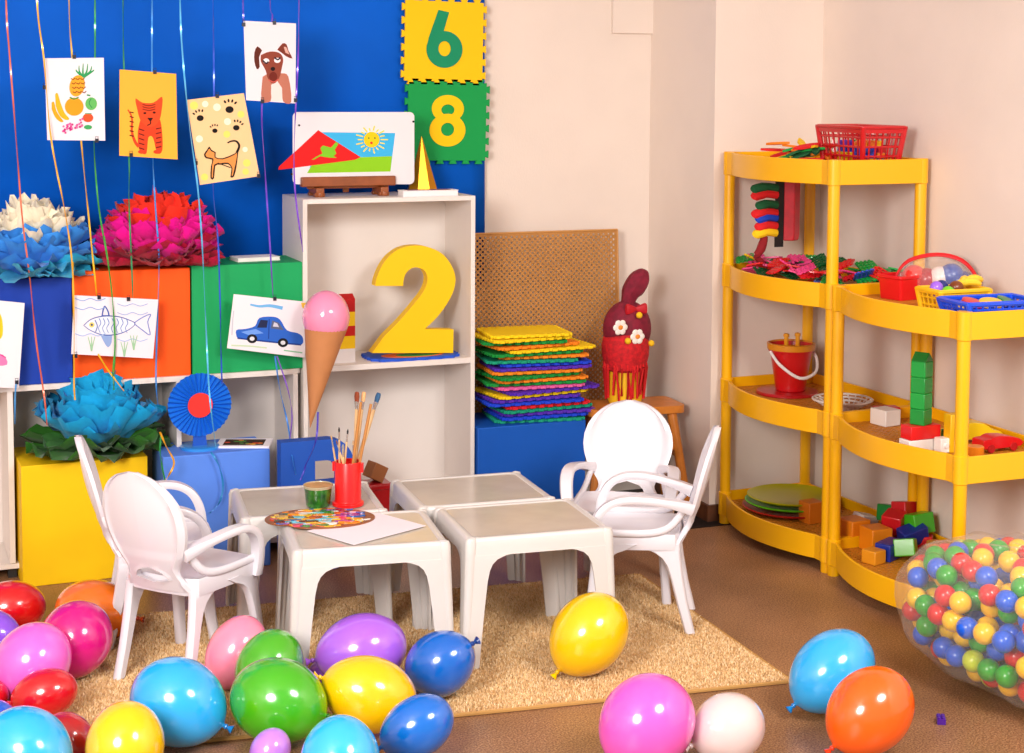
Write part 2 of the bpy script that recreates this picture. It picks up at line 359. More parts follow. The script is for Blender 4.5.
# ------------------------------------------------------------------ kids' chairs (front = +y)
CHM=mat('chair_plastic','#e2dde3',.35,coat=.2,coatr=.15)
def zback(z): return -.135-.105*((z-.30)/.36)-.02*math.sin(PI*(z-.3)/.36)   # y of the back at height z
def make_chair(label,loc,rz,sc=1):
    t=thing('toddler_chair',label,'chair',loc,rz,'white plastic toddler chairs');t.scale=sc if isinstance(sc,tuple) else (sc,sc,sc)
    # seat: dished plate with a rolled rim
    m=MB();out=[(-.135,-.13),(-.142,-.05),(-.152,.07),(-.152,.115),(-.14,.143),(-.10,.152),(0,.156),(.10,.152),(.14,.143),(.152,.115),(.152,.07),(.142,-.05),(.135,-.13),(.09,-.145),(0,-.15),(-.09,-.145)]
    secs=[[(x*s,y*s,z) for x,y in out] for s,z in ((.98,.272),(1,.285),(1,.318),(.985,.325),(.95,.322),(.86,.311),(.5,.306),(.02,.305))]
    m.loft(secs);obj('seat',m,CHM,t,angle=60)
    # backrest: oval shield with an arched opening, curved and leaning back
    hw=[(.285,.125),(.31,.108),(.335,.094),(.352,.092),(.372,.102),(.40,.121),(.43,.135),(.465,.145),(.50,.149),(.535,.146),(.57,.135),(.60,.117),(.625,.093),(.642,.068),(.653,.042),(.658,.015)]
    outl=[(w_,z) for z,w_ in hw]+[(-w_,z) for z,w_ in hw[::-1][1:]]
    hole=[(-.07,.318),(.07,.318),(.066,.34),(.05,.362),(.025,.374),(0,.378),(-.025,.374),(-.05,.362),(-.066,.34)]
    def bend(mb,off=0):
        mb.v=[Vector((v.x,zback(v.z)-.035*(1-(v.x/.15)**2)*(1 if v.z>.34 else .6)+.012+v.y+off,v.z)) for v in mb.v]
    def grid(loops,y0,y1):
        mb=MB();N=24
        # cut into vertical strips so it can bend
        mb.prism(loops,y0,y1,None,Matrix(((1,0,0,0),(0,0,1,0),(0,1,0,0),(0,0,0,1))));mb.f=[f[::-1] for f in mb.f];return mb
    # built row by row for a smooth curve
    import bisect
    zs=[.285+.373*i/30 for i in range(31)]
    def half(z):
        for (za,wa),(zb,wb) in zip(hw,hw[1:]):
            if za<=z<=zb+1e-9: return wa+(wb-wa)*(z-za)/(zb-za)
        return 0
    mb=MB();NX=14;idx={}
    def hin(z): # inner hole half width
        return 0 if z>.358 or z<.312 else .06*math.sqrt(max(0,1-((z-.318)/.041)**2)) if z>=.318 else .06
    for side in (0,1):
        for i,z in enumerate(zs):
            H_=max(half(z),.006)
            h0=hin(z)
            for sgn in (-1,1):
                for k in range(9):
                    x=sgn*(h0+(H_-h0)*(0,.14,.3,.45,.6,.73,.82,.87,1)[k])
                    y=zback(z)-.03*(1-(x/.15)**2)+(.012 if side else 0)
                    rim=.005 if (k>=7 or (h0>0 and k<=1)) else (.001 if z<.40 else -.002)
                    if k==8: rim=0
                    idx[(side,i,sgn,k)]=len(mb.v);mb.v.append(Vector((x,y+(rim if side else -rim),z)))
    def q(*a):
        mb.f.append([idx[x] for x in a]);mb.mi.append(0)
    for sgn in (-1,1):
        for i in range(30):
            for k in range(8):
                A_=[(0,i,sgn,k),(0,i,sgn,k+1),(0,i+1,sgn,k+1),(0,i+1,sgn,k)]
                B_=[(1,)+x[1:] for x in A_[::-1]]
                if sgn<0: A_,B_=A_[::-1],B_[::-1]
                q(*A_);q(*B_)
            E_=[(0,i,sgn,8),(1,i,sgn,8),(1,i+1,sgn,8),(0,i+1,sgn,8)]
            q(*(E_ if sgn>0 else E_[::-1]))
            if hin(zs[i])>0 or hin(zs[i+1])>0:
                E_=[(0,i,sgn,0),(1,i,sgn,0),(1,i+1,sgn,0),(0,i+1,sgn,0)];q(*(E_[::-1] if sgn>0 else E_))
        for k in range(8):
            for i in (0,30):
                E_=[(0,i,sgn,k),(1,i,sgn,k),(1,i,sgn,k+1),(0,i,sgn,k+1)];q(*E_)
    obj('backrest',mb,CHM,t,angle=50)
    for s in (-1,1):
        # arm loops from the back forward and down to the front of the seat
        ar=MB();pth=smoothpath([(s*.118,zback(.41)+.0,.408),(s*.138,-.13,.425),(s*.158,-.06,.44),(s*.168,.01,.445),(s*.170,.06,.437),(s*.168,.10,.412),(s*.163,.124,.37),(s*.156,.132,.32),(s*.150,.13,.275)],5)
        secs=[]
        for i,p in enumerate(pth):
            a_=pth[max(i-1,0)];b_=pth[min(i+1,len(pth)-1)];tg=(b_-a_).normalized()
            ax=Vector((1,0,0));ax=(ax-tg*ax.dot(tg)).normalized();nn=ax.cross(tg).normalized();u=i/(len(pth)-1)
            hwid=.017+.004*math.sin(PI*u);ht=.0115+.006*max(0,u-.55)/.45+.008*max(0,.2-u)/.2
            secs.append([p+ax*(hwid*cx_)+nn*(ht*cy_) for cx_,cy_ in ((-1,-.4),(-.8,-1),(.8,-1),(1,-.4),(1,.4),(.8,1),(-.8,1),(-1,.4))])
        ar.loft(secs);obj('armrest',ar,CHM,t,angle=50)
        # side flange of the seat, from the arm foot to the back
        fl=MB();p2=smoothpath([(s*.148,.12,.328),(s*.148,.05,.327),(s*.142,-.05,.330),(s*.132,-.11,.348),(s*.118,-.155,.40)],4)
        fl.tube(p2,.009,8,flat=1.5);
        fl2=MB();obj('seat_flange',fl,CHM,t,angle=60)
        for fr in (1,0):
            l=MB();secs=[]
            ty,tx=(.120,.138) if fr else (-.125,.118)
            fy,fx=(.150,.160) if fr else (-.178,.128)
            for z,wy in ((0,.030),(.006,.033),(.1,.036),(.18,.042),(.22,.05),(.245,.064),(.262,.086),(.275,.12),(.292,.15)):
                u=1-z/.29;y=ty+(fy-ty)*u*u*.6+(fy-ty)*u*.4;x=s*(tx+(fx-tx)*u);wx=.030 if z<.2 else .030
                if fr: y0,y1=y+.020-wy,y+.020
                else: y0,y1=y-.020,y-.020+wy
                xo,xi=x+s*.013,x-s*.015
                xs_=sorted((xi,xo));b_=.006
                secs.append([(xs_[0],y0+b_,z),(xs_[0]+b_,y0,z),(xs_[1]-b_,y0,z),(xs_[1],y0+b_,z),(xs_[1],y1-b_,z),(xs_[1]-b_,y1,z),(xs_[0]+b_,y1,z),(xs_[0],y1-b_,z)])
            l.loft(secs);obj('leg',l,CHM,t,angle=45)
    # rear rail under the back
    return t
def heading(fx,fy): return math.atan2(-fx,fy)
# chair A: rear feet, facing the front left table
fA=Vector((.75,.66)).normalized();cA=Vector((.925,4.94))
make_chair('white toddler chair with its oval back towards the viewer, at the front left table',(cA.x,cA.y,RZ),heading(*fA))
fB=Vector((.99,-.13)).normalized()
make_chair('white toddler chair mostly hidden behind the front left chair, against the blue box',(.905,5.285,RZ),heading(*fB))
fC=Vector((-.88,.475)).normalized()
make_chair('white toddler chair seen from the side, at the right of the tables',(2.40,4.865,RZ),heading(*fC))
fD=Vector((-.52,-.85)).normalized()
make_chair('white toddler chair facing the viewer, in front of the wooden stool',(2.50,5.19,RZ),heading(*fD),(1.10,1,.945))
# ------------------------------------------------------------------ stool
WD=mat('honey_wood','#d9822e',.4,coat=.2,noise=.28,nscale=14)
sz=P(633,408,y=6.03).z
sx0=P(590,405,y=6.1).x;sx1=P(680,405,y=6.1).x
st_=thing('wooden_stool','honey coloured wooden stool under the red cloth doll','stool',((sx0+sx1)/2-.01,6.13,0),math.radians(-4))
hw_=(sx1-sx0)/2
m=MB();m.prism([rrect(-hw_,hw_,-.11,.11,.03)],sz-.032,sz);obj('seat',m,WD,st_,.006)
for sx in (-1,1):
    for sy in (-1,1):
        l=MB();l.tube([(sx*(hw_+.012),sy*.125,0),(sx*(hw_-.055),sy*.08,sz-.03)],[.019,.022],8);obj('leg',l,WD,st_,.003)
for sx in (-1,1):
    obj('stretcher',MB().box(sx*(hw_-.02)-.009,sx*(hw_-.02)+.009,-.105,.105,sz*.52,sz*.52+.035),WD,st_,.003)
for sy in (-1,1):
    obj('stretcher',MB().box(-(hw_-.03),hw_-.03,sy*.095-.009,sy*.095+.009,sz*.60,sz*.60+.04),WD,st_,.003)
SEATZ=sz;STX=(sx0+sx1)/2-.01
# ------------------------------------------------------------------ yellow racks
YM=mat('rack_yellow','#fbb802',.38,coat=.25,coatr=.15)
YG=mat('rack_grid','#c98020',.5)
LV=(.13,.60,1.07,1.523)
def make_rack(label,cx,cy,rz,levels,Lh=.36,Dp=.165):
    """long side along local y, front = -x; the first tray outline bows forward"""
    t=thing('plastic_rack',label,'rack',(cx,cy,0),rz,'yellow plastic racks in the corner')
    def outline(o_):
        a=Lh+.022+o_;d=Dp+.022+o_;pts=[]
        f=-d
        N=20
        pts.append((f+.0,-a+.02));
        for i in range(N+1):
            u=i/N;y=-a+.095+(2*a-.19)*u;pts.append((f-.012-.062*math.sin(PI*u)**.9 if 0<u<1 else f-.012,y))
        pts=[(f+.012,-a),(f,-a+.012),(f,-a+.07)]+pts[1:]+[(f,a-.07),(f,a-.012),(f+.012,a),(d-.012,a),(d,a-.012),(d,-a+.012),(d-.012,-a)]
        return pts
    for z in levels:
        m=MB();m.prism([outline(0),outline(-.009)],z-.09,z)
        tr=obj('tray',m,YM,t,.002,angle=25)
        g=MB();d=Dp+.008;a=Lh+.010
        n=int(2*a/.024)
        for i in range(n+1):
            y=-a+2*a*i/n;bow=.052*max(0,math.sin(PI*min(max((y+a-.09)/(2*a-.18),0),1)))
            g.box(-d-bow,d,y-.0065,y+.0065,z-.044,z-.040)
        n2=int((2*d)/.024)
        for i in range(-2,n2+1):
            x=-d+2*d*i/n2;aa=a if i>=0 else a*(.60 if i==-1 else .34)
            g.box(x-.0065,x+.0065,-aa,aa,z-.0445,z-.0405)
        obj('perforated_floor',g,YG,tr,smooth=False)
    for sx in (-1,1):
        for sy in (-1,1):
            p=MB();p.lathe([(.021,0),(.022,.004),(.022,max(levels)-.02),(.0215,max(levels)-.012)],20,None,Matrix.Translation((sx*Dp,sy*Lh,0)))
            for z in levels: p.lathe([(.0225,z-.093),(.0255,z-.09),(.0262,z+.001),(.022,z+.004)] if z<max(levels) else [(.0225,z-.093),(.0255,z-.09),(.0255,z+.0015),(.0,z+.003)],20,None,Matrix.Translation((sx*Dp,sy*Lh,0)))
            obj('post',p,YM,t,angle=40)
    return t
RC1=Vector((3.49,5.492));RC2=Vector((3.503,4.714))
make_rack('yellow plastic rack with four trays, red basket on top, in the wall corner',RC1.x,RC1.y,math.radians(1.8),LV,Lh=.364,Dp=.193)
make_rack('yellow plastic rack with three trays, the lower one nearest the bag of balls',RC2.x,RC2.y,math.radians(0),LV[:3],Lh=.364,Dp=.193)
# ------------------------------------------------------------------ wall decorations
def px2(pts,ox,oy,s,Y):
    o=[]
    for a,b in pts:
        p=P(ox+a/s,oy+b/s,y=Y);o.append((p.x,p.z))
    return o
def shift2(l,c): return [(x-c[0],z-c[1]) for x,z in l]
def jigsaw(x0,x1,y0,y1,n,td,inset=True,sides=(1,1,1,1),ph=0):
    """square outline with dovetail tabs on the chosen sides (bottom,right,top,left)"""
    o=[]
    def edge(ax,ay,bx,by,on):
        dx,dy=bx-ax,by-ay;L=math.hypot(dx,dy);ux,uy=dx/L,dy/L;nx_,ny_=uy,-ux
        o.append((ax,ay))
        if not on: return
        for k in range(n):
            c=(k+.5)/n*L;w_=L/n*.25
            for off,d in ((-w_*.75,0),(-w_*1.2,td),(w_*1.2,td),(w_*.75,0)):
                o.append((ax+ux*(c+off)+nx_*d,ay+uy*(c+off)+ny_*d))
    edge(x0,y0,x1,y0,sides[0]);edge(x1,y0,x1,y1,sides[1]);edge(x1,y1,x0,y1,sides[2]);edge(x0,y1,x0,y0,sides[3])
    return o
YT=YB-.05
def upright(loops,y,th,m,mb=None):
    mb=mb or MB();mb.prism(loops,0,th,m,Matrix.Translation((0,y,0))@UPR);return mb
def tile(cpx,cpy,wpx,hpx,col,ncol,digit,label):
    c=P(cpx,cpy,y=YT);w_=wpx/2*c.length/F*1.0
    w_=(P(cpx+wpx/2,cpy,y=YT).x-P(cpx-wpx/2,cpy,y=YT).x)/2;h_=(P(cpx,cpy-hpx/2,y=YT).z-P(cpx,cpy+hpx/2,y=YT).z)/2
    t=thing('foam_number_tile',label,'foam tile',(c.x,YT,c.z),0,'foam number tiles on the wall',rot=(0,math.radians(1.0),0))
    fm=mat('foam_'+col,col,.7,spec=.3,bump=.12,bscale=700)
    obj('foam_square',upright([jigsaw(-w_,w_,-h_,h_,6,.014)],0,.012,fm),None,t,.0012)
    nm=mat('foam_'+ncol,ncol,.7,spec=.3,bump=.12,bscale=700);n=MB()
    if digit=='8':
        upright([circ(0,h_*.33,w_*.41,h_*.35,36),circ(0,h_*.30,w_*.17,h_*.14,24)],-.0125,.003,nm,n)
        upright([circ(0,-h_*.22,w_*.46,h_*.42,36),circ(0,-h_*.2,w_*.17,h_*.17,24)],-.013,.003,nm,n)
    else:
        upright([circ(0,-h_*.2,w_*.46,h_*.46,36),circ(0,-h_*.18,w_*.16,h_*.19,24)],-.013,.003,nm,n)
        upright([[(-w_*.44,-h_*.1),(-w_*.40,h_*.1),(-w_*.17,h_*.78),(w_*.1,h_*.73),(-w_*.04,h_*.22),(-w_*.2,0)]],-.0125,.003,nm,n)
    obj('numeral',n,None,t)
tile(443.5,41.5,78,80,'#fbc800','#0d8f62','6','yellow foam puzzle tile with a green number six, high on the wall')
tile(446.5,121.5,78,78,'#0a9c4a','#fbcb00','8','green foam puzzle tile with a yellow number eight, below the yellow tile')
# ------------------------------------------------------------------ drawings hung on ribbons
class Draw:
    def __init__(s,label,ox,oy,sc,Y,outline,col,cat='drawing',clips=(),ripple=True):
        s.ox,s.oy,s.s,s.Y=ox,oy,sc,Y
        w_=px2(outline,ox,oy,sc,Y);s.c=(sum(p[0] for p in w_)/len(w_),sum(p[1] for p in w_)/len(w_))
        s.t=thing('childrens_drawing',label,cat,(s.c[0],Y,s.c[1]),0,'drawings hanging on ribbons')
        obj('paper_sheet',upright([shift2(w_,s.c)],0,.0012,paper(col)),None,s.t)
        s.art=MB();s.k=0
        for cx_,cy_ in clips:
            p=px2([(cx_,cy_)],ox,oy,sc,Y)[0];x,z=p[0]-s.c[0],p[1]-s.c[1]
            cm=MB();cm.box(x-.006,x+.006,-.006,.004,z-.007,z+.007);cm.tube([(x-.004,-.002,z+.006),(x-.005,-.003,z+.014),(x+.005,-.003,z+.014),(x+.004,-.002,z+.006)],.0012,5)
            obj('clip',cm,mat('clip_dark','#1c1a2c',.35),s.t,.001)
    def poly(s,pts,col,holes=()):
        s.k+=1;L=[shift2(px2(pts,s.ox,s.oy,s.s,s.Y),s.c)]+[shift2(px2(h,s.ox,s.oy,s.s,s.Y),s.c) for h in holes]
        s.art.prism(L,.0004,.0014+s.k*.00006,paper(col),Matrix.Translation((0,0,0))@UPR);return s
    def line(s,pts,w,col,sm=True):
        pts=sm2(pts,4) if sm and len(pts)>2 else pts
        if isinstance(w,(list,tuple)): w=[w[0]+(w[1]-w[0])*i/(len(pts)-1) for i in range(len(pts))]
        return s.poly(stroke(pts,w),col)
    def dot(s,x,y,r,col,ry=None,rot=0): return s.poly(circ(x,y,r,ry,14,rot=rot),col)
    def done(s):
        obj('artwork',s.art,None,s.t,smooth=False)
YD=6.0
# pineapple and fruit
d=Draw('white drawing of a pineapple, bananas and other fruit',0,0,3.413,YD,[(152,199),(354,197),(359,480),(161,478)],'#e9e2e9',clips=((253,194),(152,298),(330,480)))
for a in (-60,-35,-10,15,40,62):
    r=math.radians(a);d.line([(284,264),(288+30*math.sin(r),244),(290+44*math.sin(r)*.8,258-42*math.cos(r))],[9,2],'#2f9a5a')
d.poly(circ(263,293,26,37,24,rot=.25),'#f3a22a')
for k in range(4):
    for j in range(3): d.line([(242+j*16+k*2,268+k*15),(250+j*16+k*2,272+k*15),(256+j*16+k*2,266+k*15)],3.5,'#7a3d12',False)
d.poly(circ(253,364,32,31,24),'#f59a1c').line([(238,332),(252,338),(268,332)],5,'#3b8a3c')
d.poly(sm2([(188,322),(196,318),(206,350),(220,385),(236,405),(224,409),(204,395),(190,362)],3),'#f2b01e')
d.poly(sm2([(176,350),(184,348),(192,378),(206,400),(216,414),(206,416),(188,400),(176,372)],3),'#e9a416')
d.poly(circ(311,354,20,22,18),'#63b65f').line([(296,324),(308,326)],5,'#2b8a4a').line([(311,336),(304,352),(314,368)],3,'#2b8a4a')
d.poly(circ(300,402,18,15,16),'#e2532a').line([(290,388),(312,388)],3,'#2b8a4a').poly(circ(300,434,14,8,12),'#3fa35e')
random.seed(3)
for k in range(34):
    a=random.random();b=random.random();d.dot(212+70*a,446-30*a+ (b-.5)*26,3.6,random.choice(['#d4428e','#e06aa6','#b82d77']))
d.done()
# tiger on orange paper
d=Draw('orange card with a painting of a red striped tiger cub',0,0,3.413,YD,[(408,237),(601,252),(606,544),(407,531)],'#f7b03a',clips=((528,246),(447,529)))
R='#d8401c'
d.poly(sm2([(478,412),(494,400),(540,402),(552,440),(554,512),(536,522),(522,470),(506,470),(500,522),(484,522),(472,500),(470,450),(478,412)],3),R)
d.poly(sm2([(468,372),(462,336),(486,350),(524,350),(553,330),(552,372),(544,410),(524,432),(500,430),(478,408),(468,372)],3),'#e04a20')
d.line([(436,374),(450,402),(450,450),(462,486),(474,500)],[4,12],R)
for yy in (382,398,414,430,446,462): d.line([(442,yy),(456,yy+3)],4,'#5a160c',False)
for yy in (440,456,472,488,504):
    d.line([(474,yy),(492,yy+6)],3.5,'#5a160c',False);d.line([(532,yy),(550,yy-4)],3.5,'#5a160c',False)
for yy in (356,364,372): d.line([(486,yy),(508,yy+5),(530,yy)],3,'#7c1f10')
d.dot(494,386,5,'#3a0f08',3.5).dot(526,384,5,'#3a0f08',3.5).poly([(502,402),(522,402),(513,416)],'#2c0b06').line([(513,414),(513,422),(502,428)],3,'#2c0b06')
for x in (484,536): d.poly(circ(x,518,13,7,14),R)
d.done()
# cat with paw prints
d=Draw('tan card with an orange cat and black paw prints',0,0,3.413,YD,[(637,341),(832,318),(886,601),(682,631)],'#f5c893',clips=((741,328),(668,556),(882,600)))
for x,y,r in ((662,360,14),(700,355,11),(740,366,13),(822,390,12),(776,415,12),(774,458,12),(680,474,12),(842,556,13),(838,586,11),(698,604,12),(836,510,9)): d.dot(x,y,r,'#f7dc6a' if int(x)%4 else '#fbe9cf')
for x,y,r,rt_ in ((683,403,12,-.35),(783,374,14,.1),(733,446,9,-.2),(806,436,11,.4)):
    d.dot(x,y,r,'#151010',r*.85)
    for k in (-1.5,-.5,.5,1.5):
        a=rt_+k*.42;d.dot(x+math.sin(a)*r*2.2,y-math.cos(a)*r*2.2,r*.24,'#151010',r*.42,a)
OC='#e8924a'
d.poly(sm2([(706,512),(714,500),(722,512),(736,520),(735,536),(760,540),(800,524),(812,514),(810,540),(806,570),(798,602),(786,604),(790,576),(778,560),(752,562),(734,566),(730,608),(718,608),(720,566),(724,545),(702,540),(696,526),(706,512)],2),'#1a1210')
d.poly(sm2([(709,514),(714,507),(720,516),(732,522),(732,538),(760,544),(798,529),(808,522),(806,545),(800,572),(794,598),(790,598),(793,574),(778,555),(752,557),(730,562),(726,603),(722,603),(724,562),(728,541),(705,536),(701,526)],2),OC)
d.line([(808,520),(816,498),(806,482),(788,482),(776,488)],[8,4],'#1a1210').line([(742,556),(770,566),(786,572)],3,'#1a1210')
d.done()
# dog
d=Draw('white drawing of a brown dog, topmost of the hung pictures',0,0,3.413,YD,[(831,71),(1010,80),(1008,353),(840,342)],'#e8e0e6',clips=((936,78),(831,84),(895,346),(1008,342)))
BR='#8a4030'
d.poly(sm2([(896,262),(920,250),(960,250),(984,262),(994,347),(966,346),(960,300),(940,285),(925,305),(924,344),(892,343),(896,262)],3),'#b9735f')
d.poly([(925,290),(945,275),(962,300),(964,346),(926,344)],'#ead9d4')
d.poly(sm2([(890,188),(920,176),(952,180),(966,200),(962,230),(952,268),(932,286),(914,268),(906,240),(890,210),(890,188)],3),BR)
d.poly(sm2([(894,172),(878,158),(868,180),(868,210),(876,236),(886,228),(884,196),(894,172)],2),'#5c2418')
d.poly(sm2([(946,170),(964,148),(978,152),(984,172),(998,200),(976,192),(966,184),(946,170)],2),'#7a3324').poly([(968,160),(976,160),(988,186),(974,180)],'#d9a79b')
d.dot(908,208,11,'#efe6ea',9).dot(946,206,11,'#efe6ea',9).line([(896,206),(908,216),(916,210)],5,'#241a2c').line([(936,196),(948,204),(956,196)],5,'#241a2c')
d.poly(circ(931,235,8,7,12),'#1c1014').poly(circ(932,262,14,17,14),'#6d2419')
d.line([(916,272),(934,280),(950,270)],4,'#c9574a');d.done()
# fish
d=Draw('white drawing of a blue striped fish, in front of the orange box',0,180,3.413,YD,[(252,393),(540,408),(522,609),(243,594)],'#e8e1e9',clips=((338,400),(438,406),(258,600)))
N_='#3c56a8'
fish=sm2([(284,496),(310,474),(350,463),(400,464),(440,476),(462,490),(440,512),(400,528),(350,530),(308,514),(284,496)],4)
d.poly(fish,N_,holes=[[(372+(x-372)*.965,497+(y-497)*.9) for x,y in fish]])
d.poly([(372+(x-372)*.95,497+(y-497)*.88) for x,y in fish],'#dfe3ee')
for x in (338,352,366,382,398,414,430): d.line([(x,472),(x+6,488),(x-2,505),(x+4,522)],[3,2],'#5e7fc4')
d.line([(324,478),(332,498),(326,518)],3,N_).dot(313,494,9,'#e2ce6a').dot(313,494,4,'#28386f')
d.poly(sm2([(346,464),(350,440),(358,428),(370,446),(374,463)],2),N_,holes=[sm2([(351,461),(354,444),(359,436),(366,448),(369,461)],2)])
d.poly(sm2([(344,531),(354,552),(368,571),(380,556),(382,531)],2),'#8da6d8')
d.line([(460,486),(484,470),(514,458),(504,484),(512,528),(486,512),(460,492)],3.5,'#7488c8')
for yy,c_ in ((408,'#8fa8d8'),(438,'#8fa8d8'),(528,'#9ab4e0')):
    d.line([(256+i*26,yy+(4 if i%2 else -4)) for i in range(5)],3,c_)
    d.line([(400+i*26,yy+18+(4 if i%2 else -4)) for i in range(5)],2.5,c_)
for x,y in ((312,560),(424,578),(456,556)):
    for k in (-1,0,1): d.line([(x,y+24),(x+k*5,y),(x+k*12,y-26)],[5,2],'#9cc8a0')
d.done()
# car, crop (230,170) scale 3.273
d=Draw('white drawing of a blue car, behind the pink balloon',230,170,3.273,YD,[(12,406),(255,432),(244,614),(-10,583)],'#e9e3e8',clips=((146,421),))
d.poly(sm2([(22,548),(20,524),(50,520),(82,510),(96,484),(140,480),(164,490),(186,524),(222,534),(238,548),(236,570),(204,572),(120,560),(60,556),(22,548)],3),'#2b62c4')
d.poly([(88,516),(100,490),(124,492),(120,516)],'#20284c').poly([(133,518),(138,492),(160,500),(176,524)],'#59617c').poly([(140,512),(144,498),(154,502),(160,514)],'#c7c6d6')
d.poly([(36,530),(84,520),(110,534),(60,540)],'#6d9ae6').line([(128,488),(126,552)],3,'#1a3c8a').line([(24,550),(110,560),(232,572)],5,'#1a3c8a')
for x,y in ((72,552),(173,565)): d.dot(x,y,17,'#17161c',15).dot(x,y,8,'#d8d8de',7)
d.line([(66,440),(96,446),(130,444),(172,452)],[6,12],'#6fb2e4').line([(4,574),(60,576),(120,582)],5,'#c2d6b4').line([(12,460),(8,500),(6,540)],[3,4],'#c9c4d2',).poly([(232,434),(254,434),(250,462),(236,450)],'#f2c64a')
d.line([(176,590),(236,598)],4,'#88bb96');d.done()
# partial drawing at the left edge
d=Draw('white drawing cut by the left edge, with a yellow and pink figure',0,180,3.413,YD,[(-150,396),(84,420),(64,710),(-150,706)],'#e9e3e8',clips=((57,690),))
d.poly(sm2([(-30,440),(0,455),(10,500),(4,540),(-30,550)],3),'#f7c521').poly(sm2([(-30,596),(10,596),(24,630),(-30,634)],3),'#f07ab0').line([(-10,590),(20,606)],4,'#d93f8c')
d.done()
# ------------------------------------------------------------------ ribbons
def ribbon(label,col,pts,y=5.985,w_=.003,curl=0,lab=None,met=0):
    pth=[]
    for q in pts:
        yy=q[2] if len(q)>2 else y
        pth.append(P(q[0],q[1],y=yy))
    pth=smoothpath(pth,8);o=pth[0].copy();m=MB();vs=[];K=len(pth)
    for i,p in enumerate(pth):
        a=math.sin(i*.33+len(pts))*.9+.2
        tg=(pth[min(i+1,K-1)]-pth[max(i-1,0)]).normalized();sx_=Vector((math.cos(a),math.sin(a),0));sx_=(sx_-tg*sx_.dot(tg)).normalized()
        n_=tg.cross(sx_).normalized()
        for c_ in ((-1,-.15),(1,-.15),(1,.15),(-1,.15)): vs.append(p-o+sx_*(w_*c_[0])+n_*(w_*c_[1]))
    secs=[vs[4*i:4*i+4] for i in range(K)];m.loft(secs)
    r=obj('gift_ribbon',m,mat('ribbon_'+col,col,.28,coat=.5,metal=.25),loc=o,angle=60)
    tag(r,label,'ribbon','hanging gift ribbons');return r
top=-262
def RB(label,col,pts,**k): return ribbon(label,col,[(pts[0][0]-(pts[1][0]-pts[0][0])*.5,top),(pts[0][0]-(pts[1][0]-pts[0][0])*.3,-120)]+pts,**k)
RB('red and copper ribbon, leftmost, falling past the cream paper flower','#d96a4a',[(6,0),(10,60),(17,150),(22,215),(30,280),(36,340),(44,395),(47,425,5.9)])
RB('yellow ribbon running over the left side of the fruit drawing','#f0b428',[(37,0),(44,60),(50,130),(57,172),(65,212),(72,262),(74,320),(74,380),(75,400)],y=5.975)
RB('yellow ribbon from the fruit drawing down to the fish drawing','#f3bd1e',[(69,0),(72,55),(80,130),(87,200),(92,250),(97,298)],y=6.01)
ribbon('short yellow ribbon slanting from the fish drawing to the turquoise flower','#f3bd1e',[(98,354),(108,370),(124,391)])
RB('dark green ribbon falling behind the fruit drawing and over the fish drawing','#2e9a3c',[(95,0),(95,60),(94,142),(98,200),(104,240),(111,285),(115,340),(114,387)],y=6.012)
ribbon('green tail of ribbon over the fish drawing','#3aa23a',[(104,236),(111,285),(115,340),(113,372),(114,390)],y=5.985)
RB('thin green ribbon behind the tiger card, ending at the fish drawing','#1f8a5a',[(123,0),(124,70),(129,158),(129,200),(131,250),(133,298)],y=6.01)
RB('bright blue ribbon behind the tiger card','#2f8ae0',[(152,0),(152,70),(153,158),(155,200),(159,262),(157,330),(156,380),(158,405)],y=6.01)
RB('long sky blue ribbon crossing the cat card, green box and rosette','#4fb4ea',[(180,0),(183,60),(190,130),(198,190),(203,260),(207,350,5.95),(210,400,5.86),(216,448,5.86)],y=5.98)
ribbon('curled sky blue ribbon end hanging over the light blue box front','#2f8fd8',[(211,452,5.91),(219,466,5.9),(223,486,5.9),(219,503,5.9),(210,513,5.9)],w_=.004)
RB('deep blue ribbon behind the cat card falling over the green box','#1f4fd0',[(213,0),(214,95),(213,185),(218,240),(220,300),(221,350),(222,384)],y=6.01)
RB('indigo ribbon at the left edge of the dog drawing','#3a2fb0',[(243,0),(244,24)],y=6.01)
RB('violet ribbon behind the dog drawing, down to the car drawing','#6a3cc8',[(270,0),(272,22),(262,102),(265,170),(269,230),(273,296)],y=6.01)
RB('purple ribbon at the right edge of the dog drawing','#7a3fd0',[(299,0),(298,60),(296,100),(294,160),(296,200),(303,252)],y=6.005)
ribbon('light blue ribbon below the car drawing','#3a86e0',[(275,356),(280,390),(288,425),(292,455,5.8),(296,475,5.8)],w_=.003)
ribbon('violet ribbon below the car drawing','#8a5ad8',[(277,356),(288,390),(292,415),(290,438,5.8)],w_=.0025)
ribbon('indigo curled ribbon over the blue letter','#4a3ab8',[(318,412,5.85),(316,440,5.8),(306,465,5.8),(300,480,5.8)],w_=.0035)
ribbon('short light blue ribbon under the left edge drawing','#4a9ade',[(16,384),(15,400),(15,424)],w_=.003)
ribbon('gold ribbon curl at the right of the turquoise flower','#e8a81c',[(160,432,5.84),(166,446,5.84),(174,462,5.84),(169,475,5.84),(163,484,5.84)],w_=.0035)
ribbon('green ribbon curl at the right of the turquoise flower','#2b9a4a',[(161,436,5.85),(160,450,5.85),(162,466,5.85),(165,480,5.85)],w_=.003)
ribbon('gold ribbon strip along the left of the orange box','#e8a01c',[(73,262),(73,300),(74,340),(74,398)],y=6.03,w_=.003)
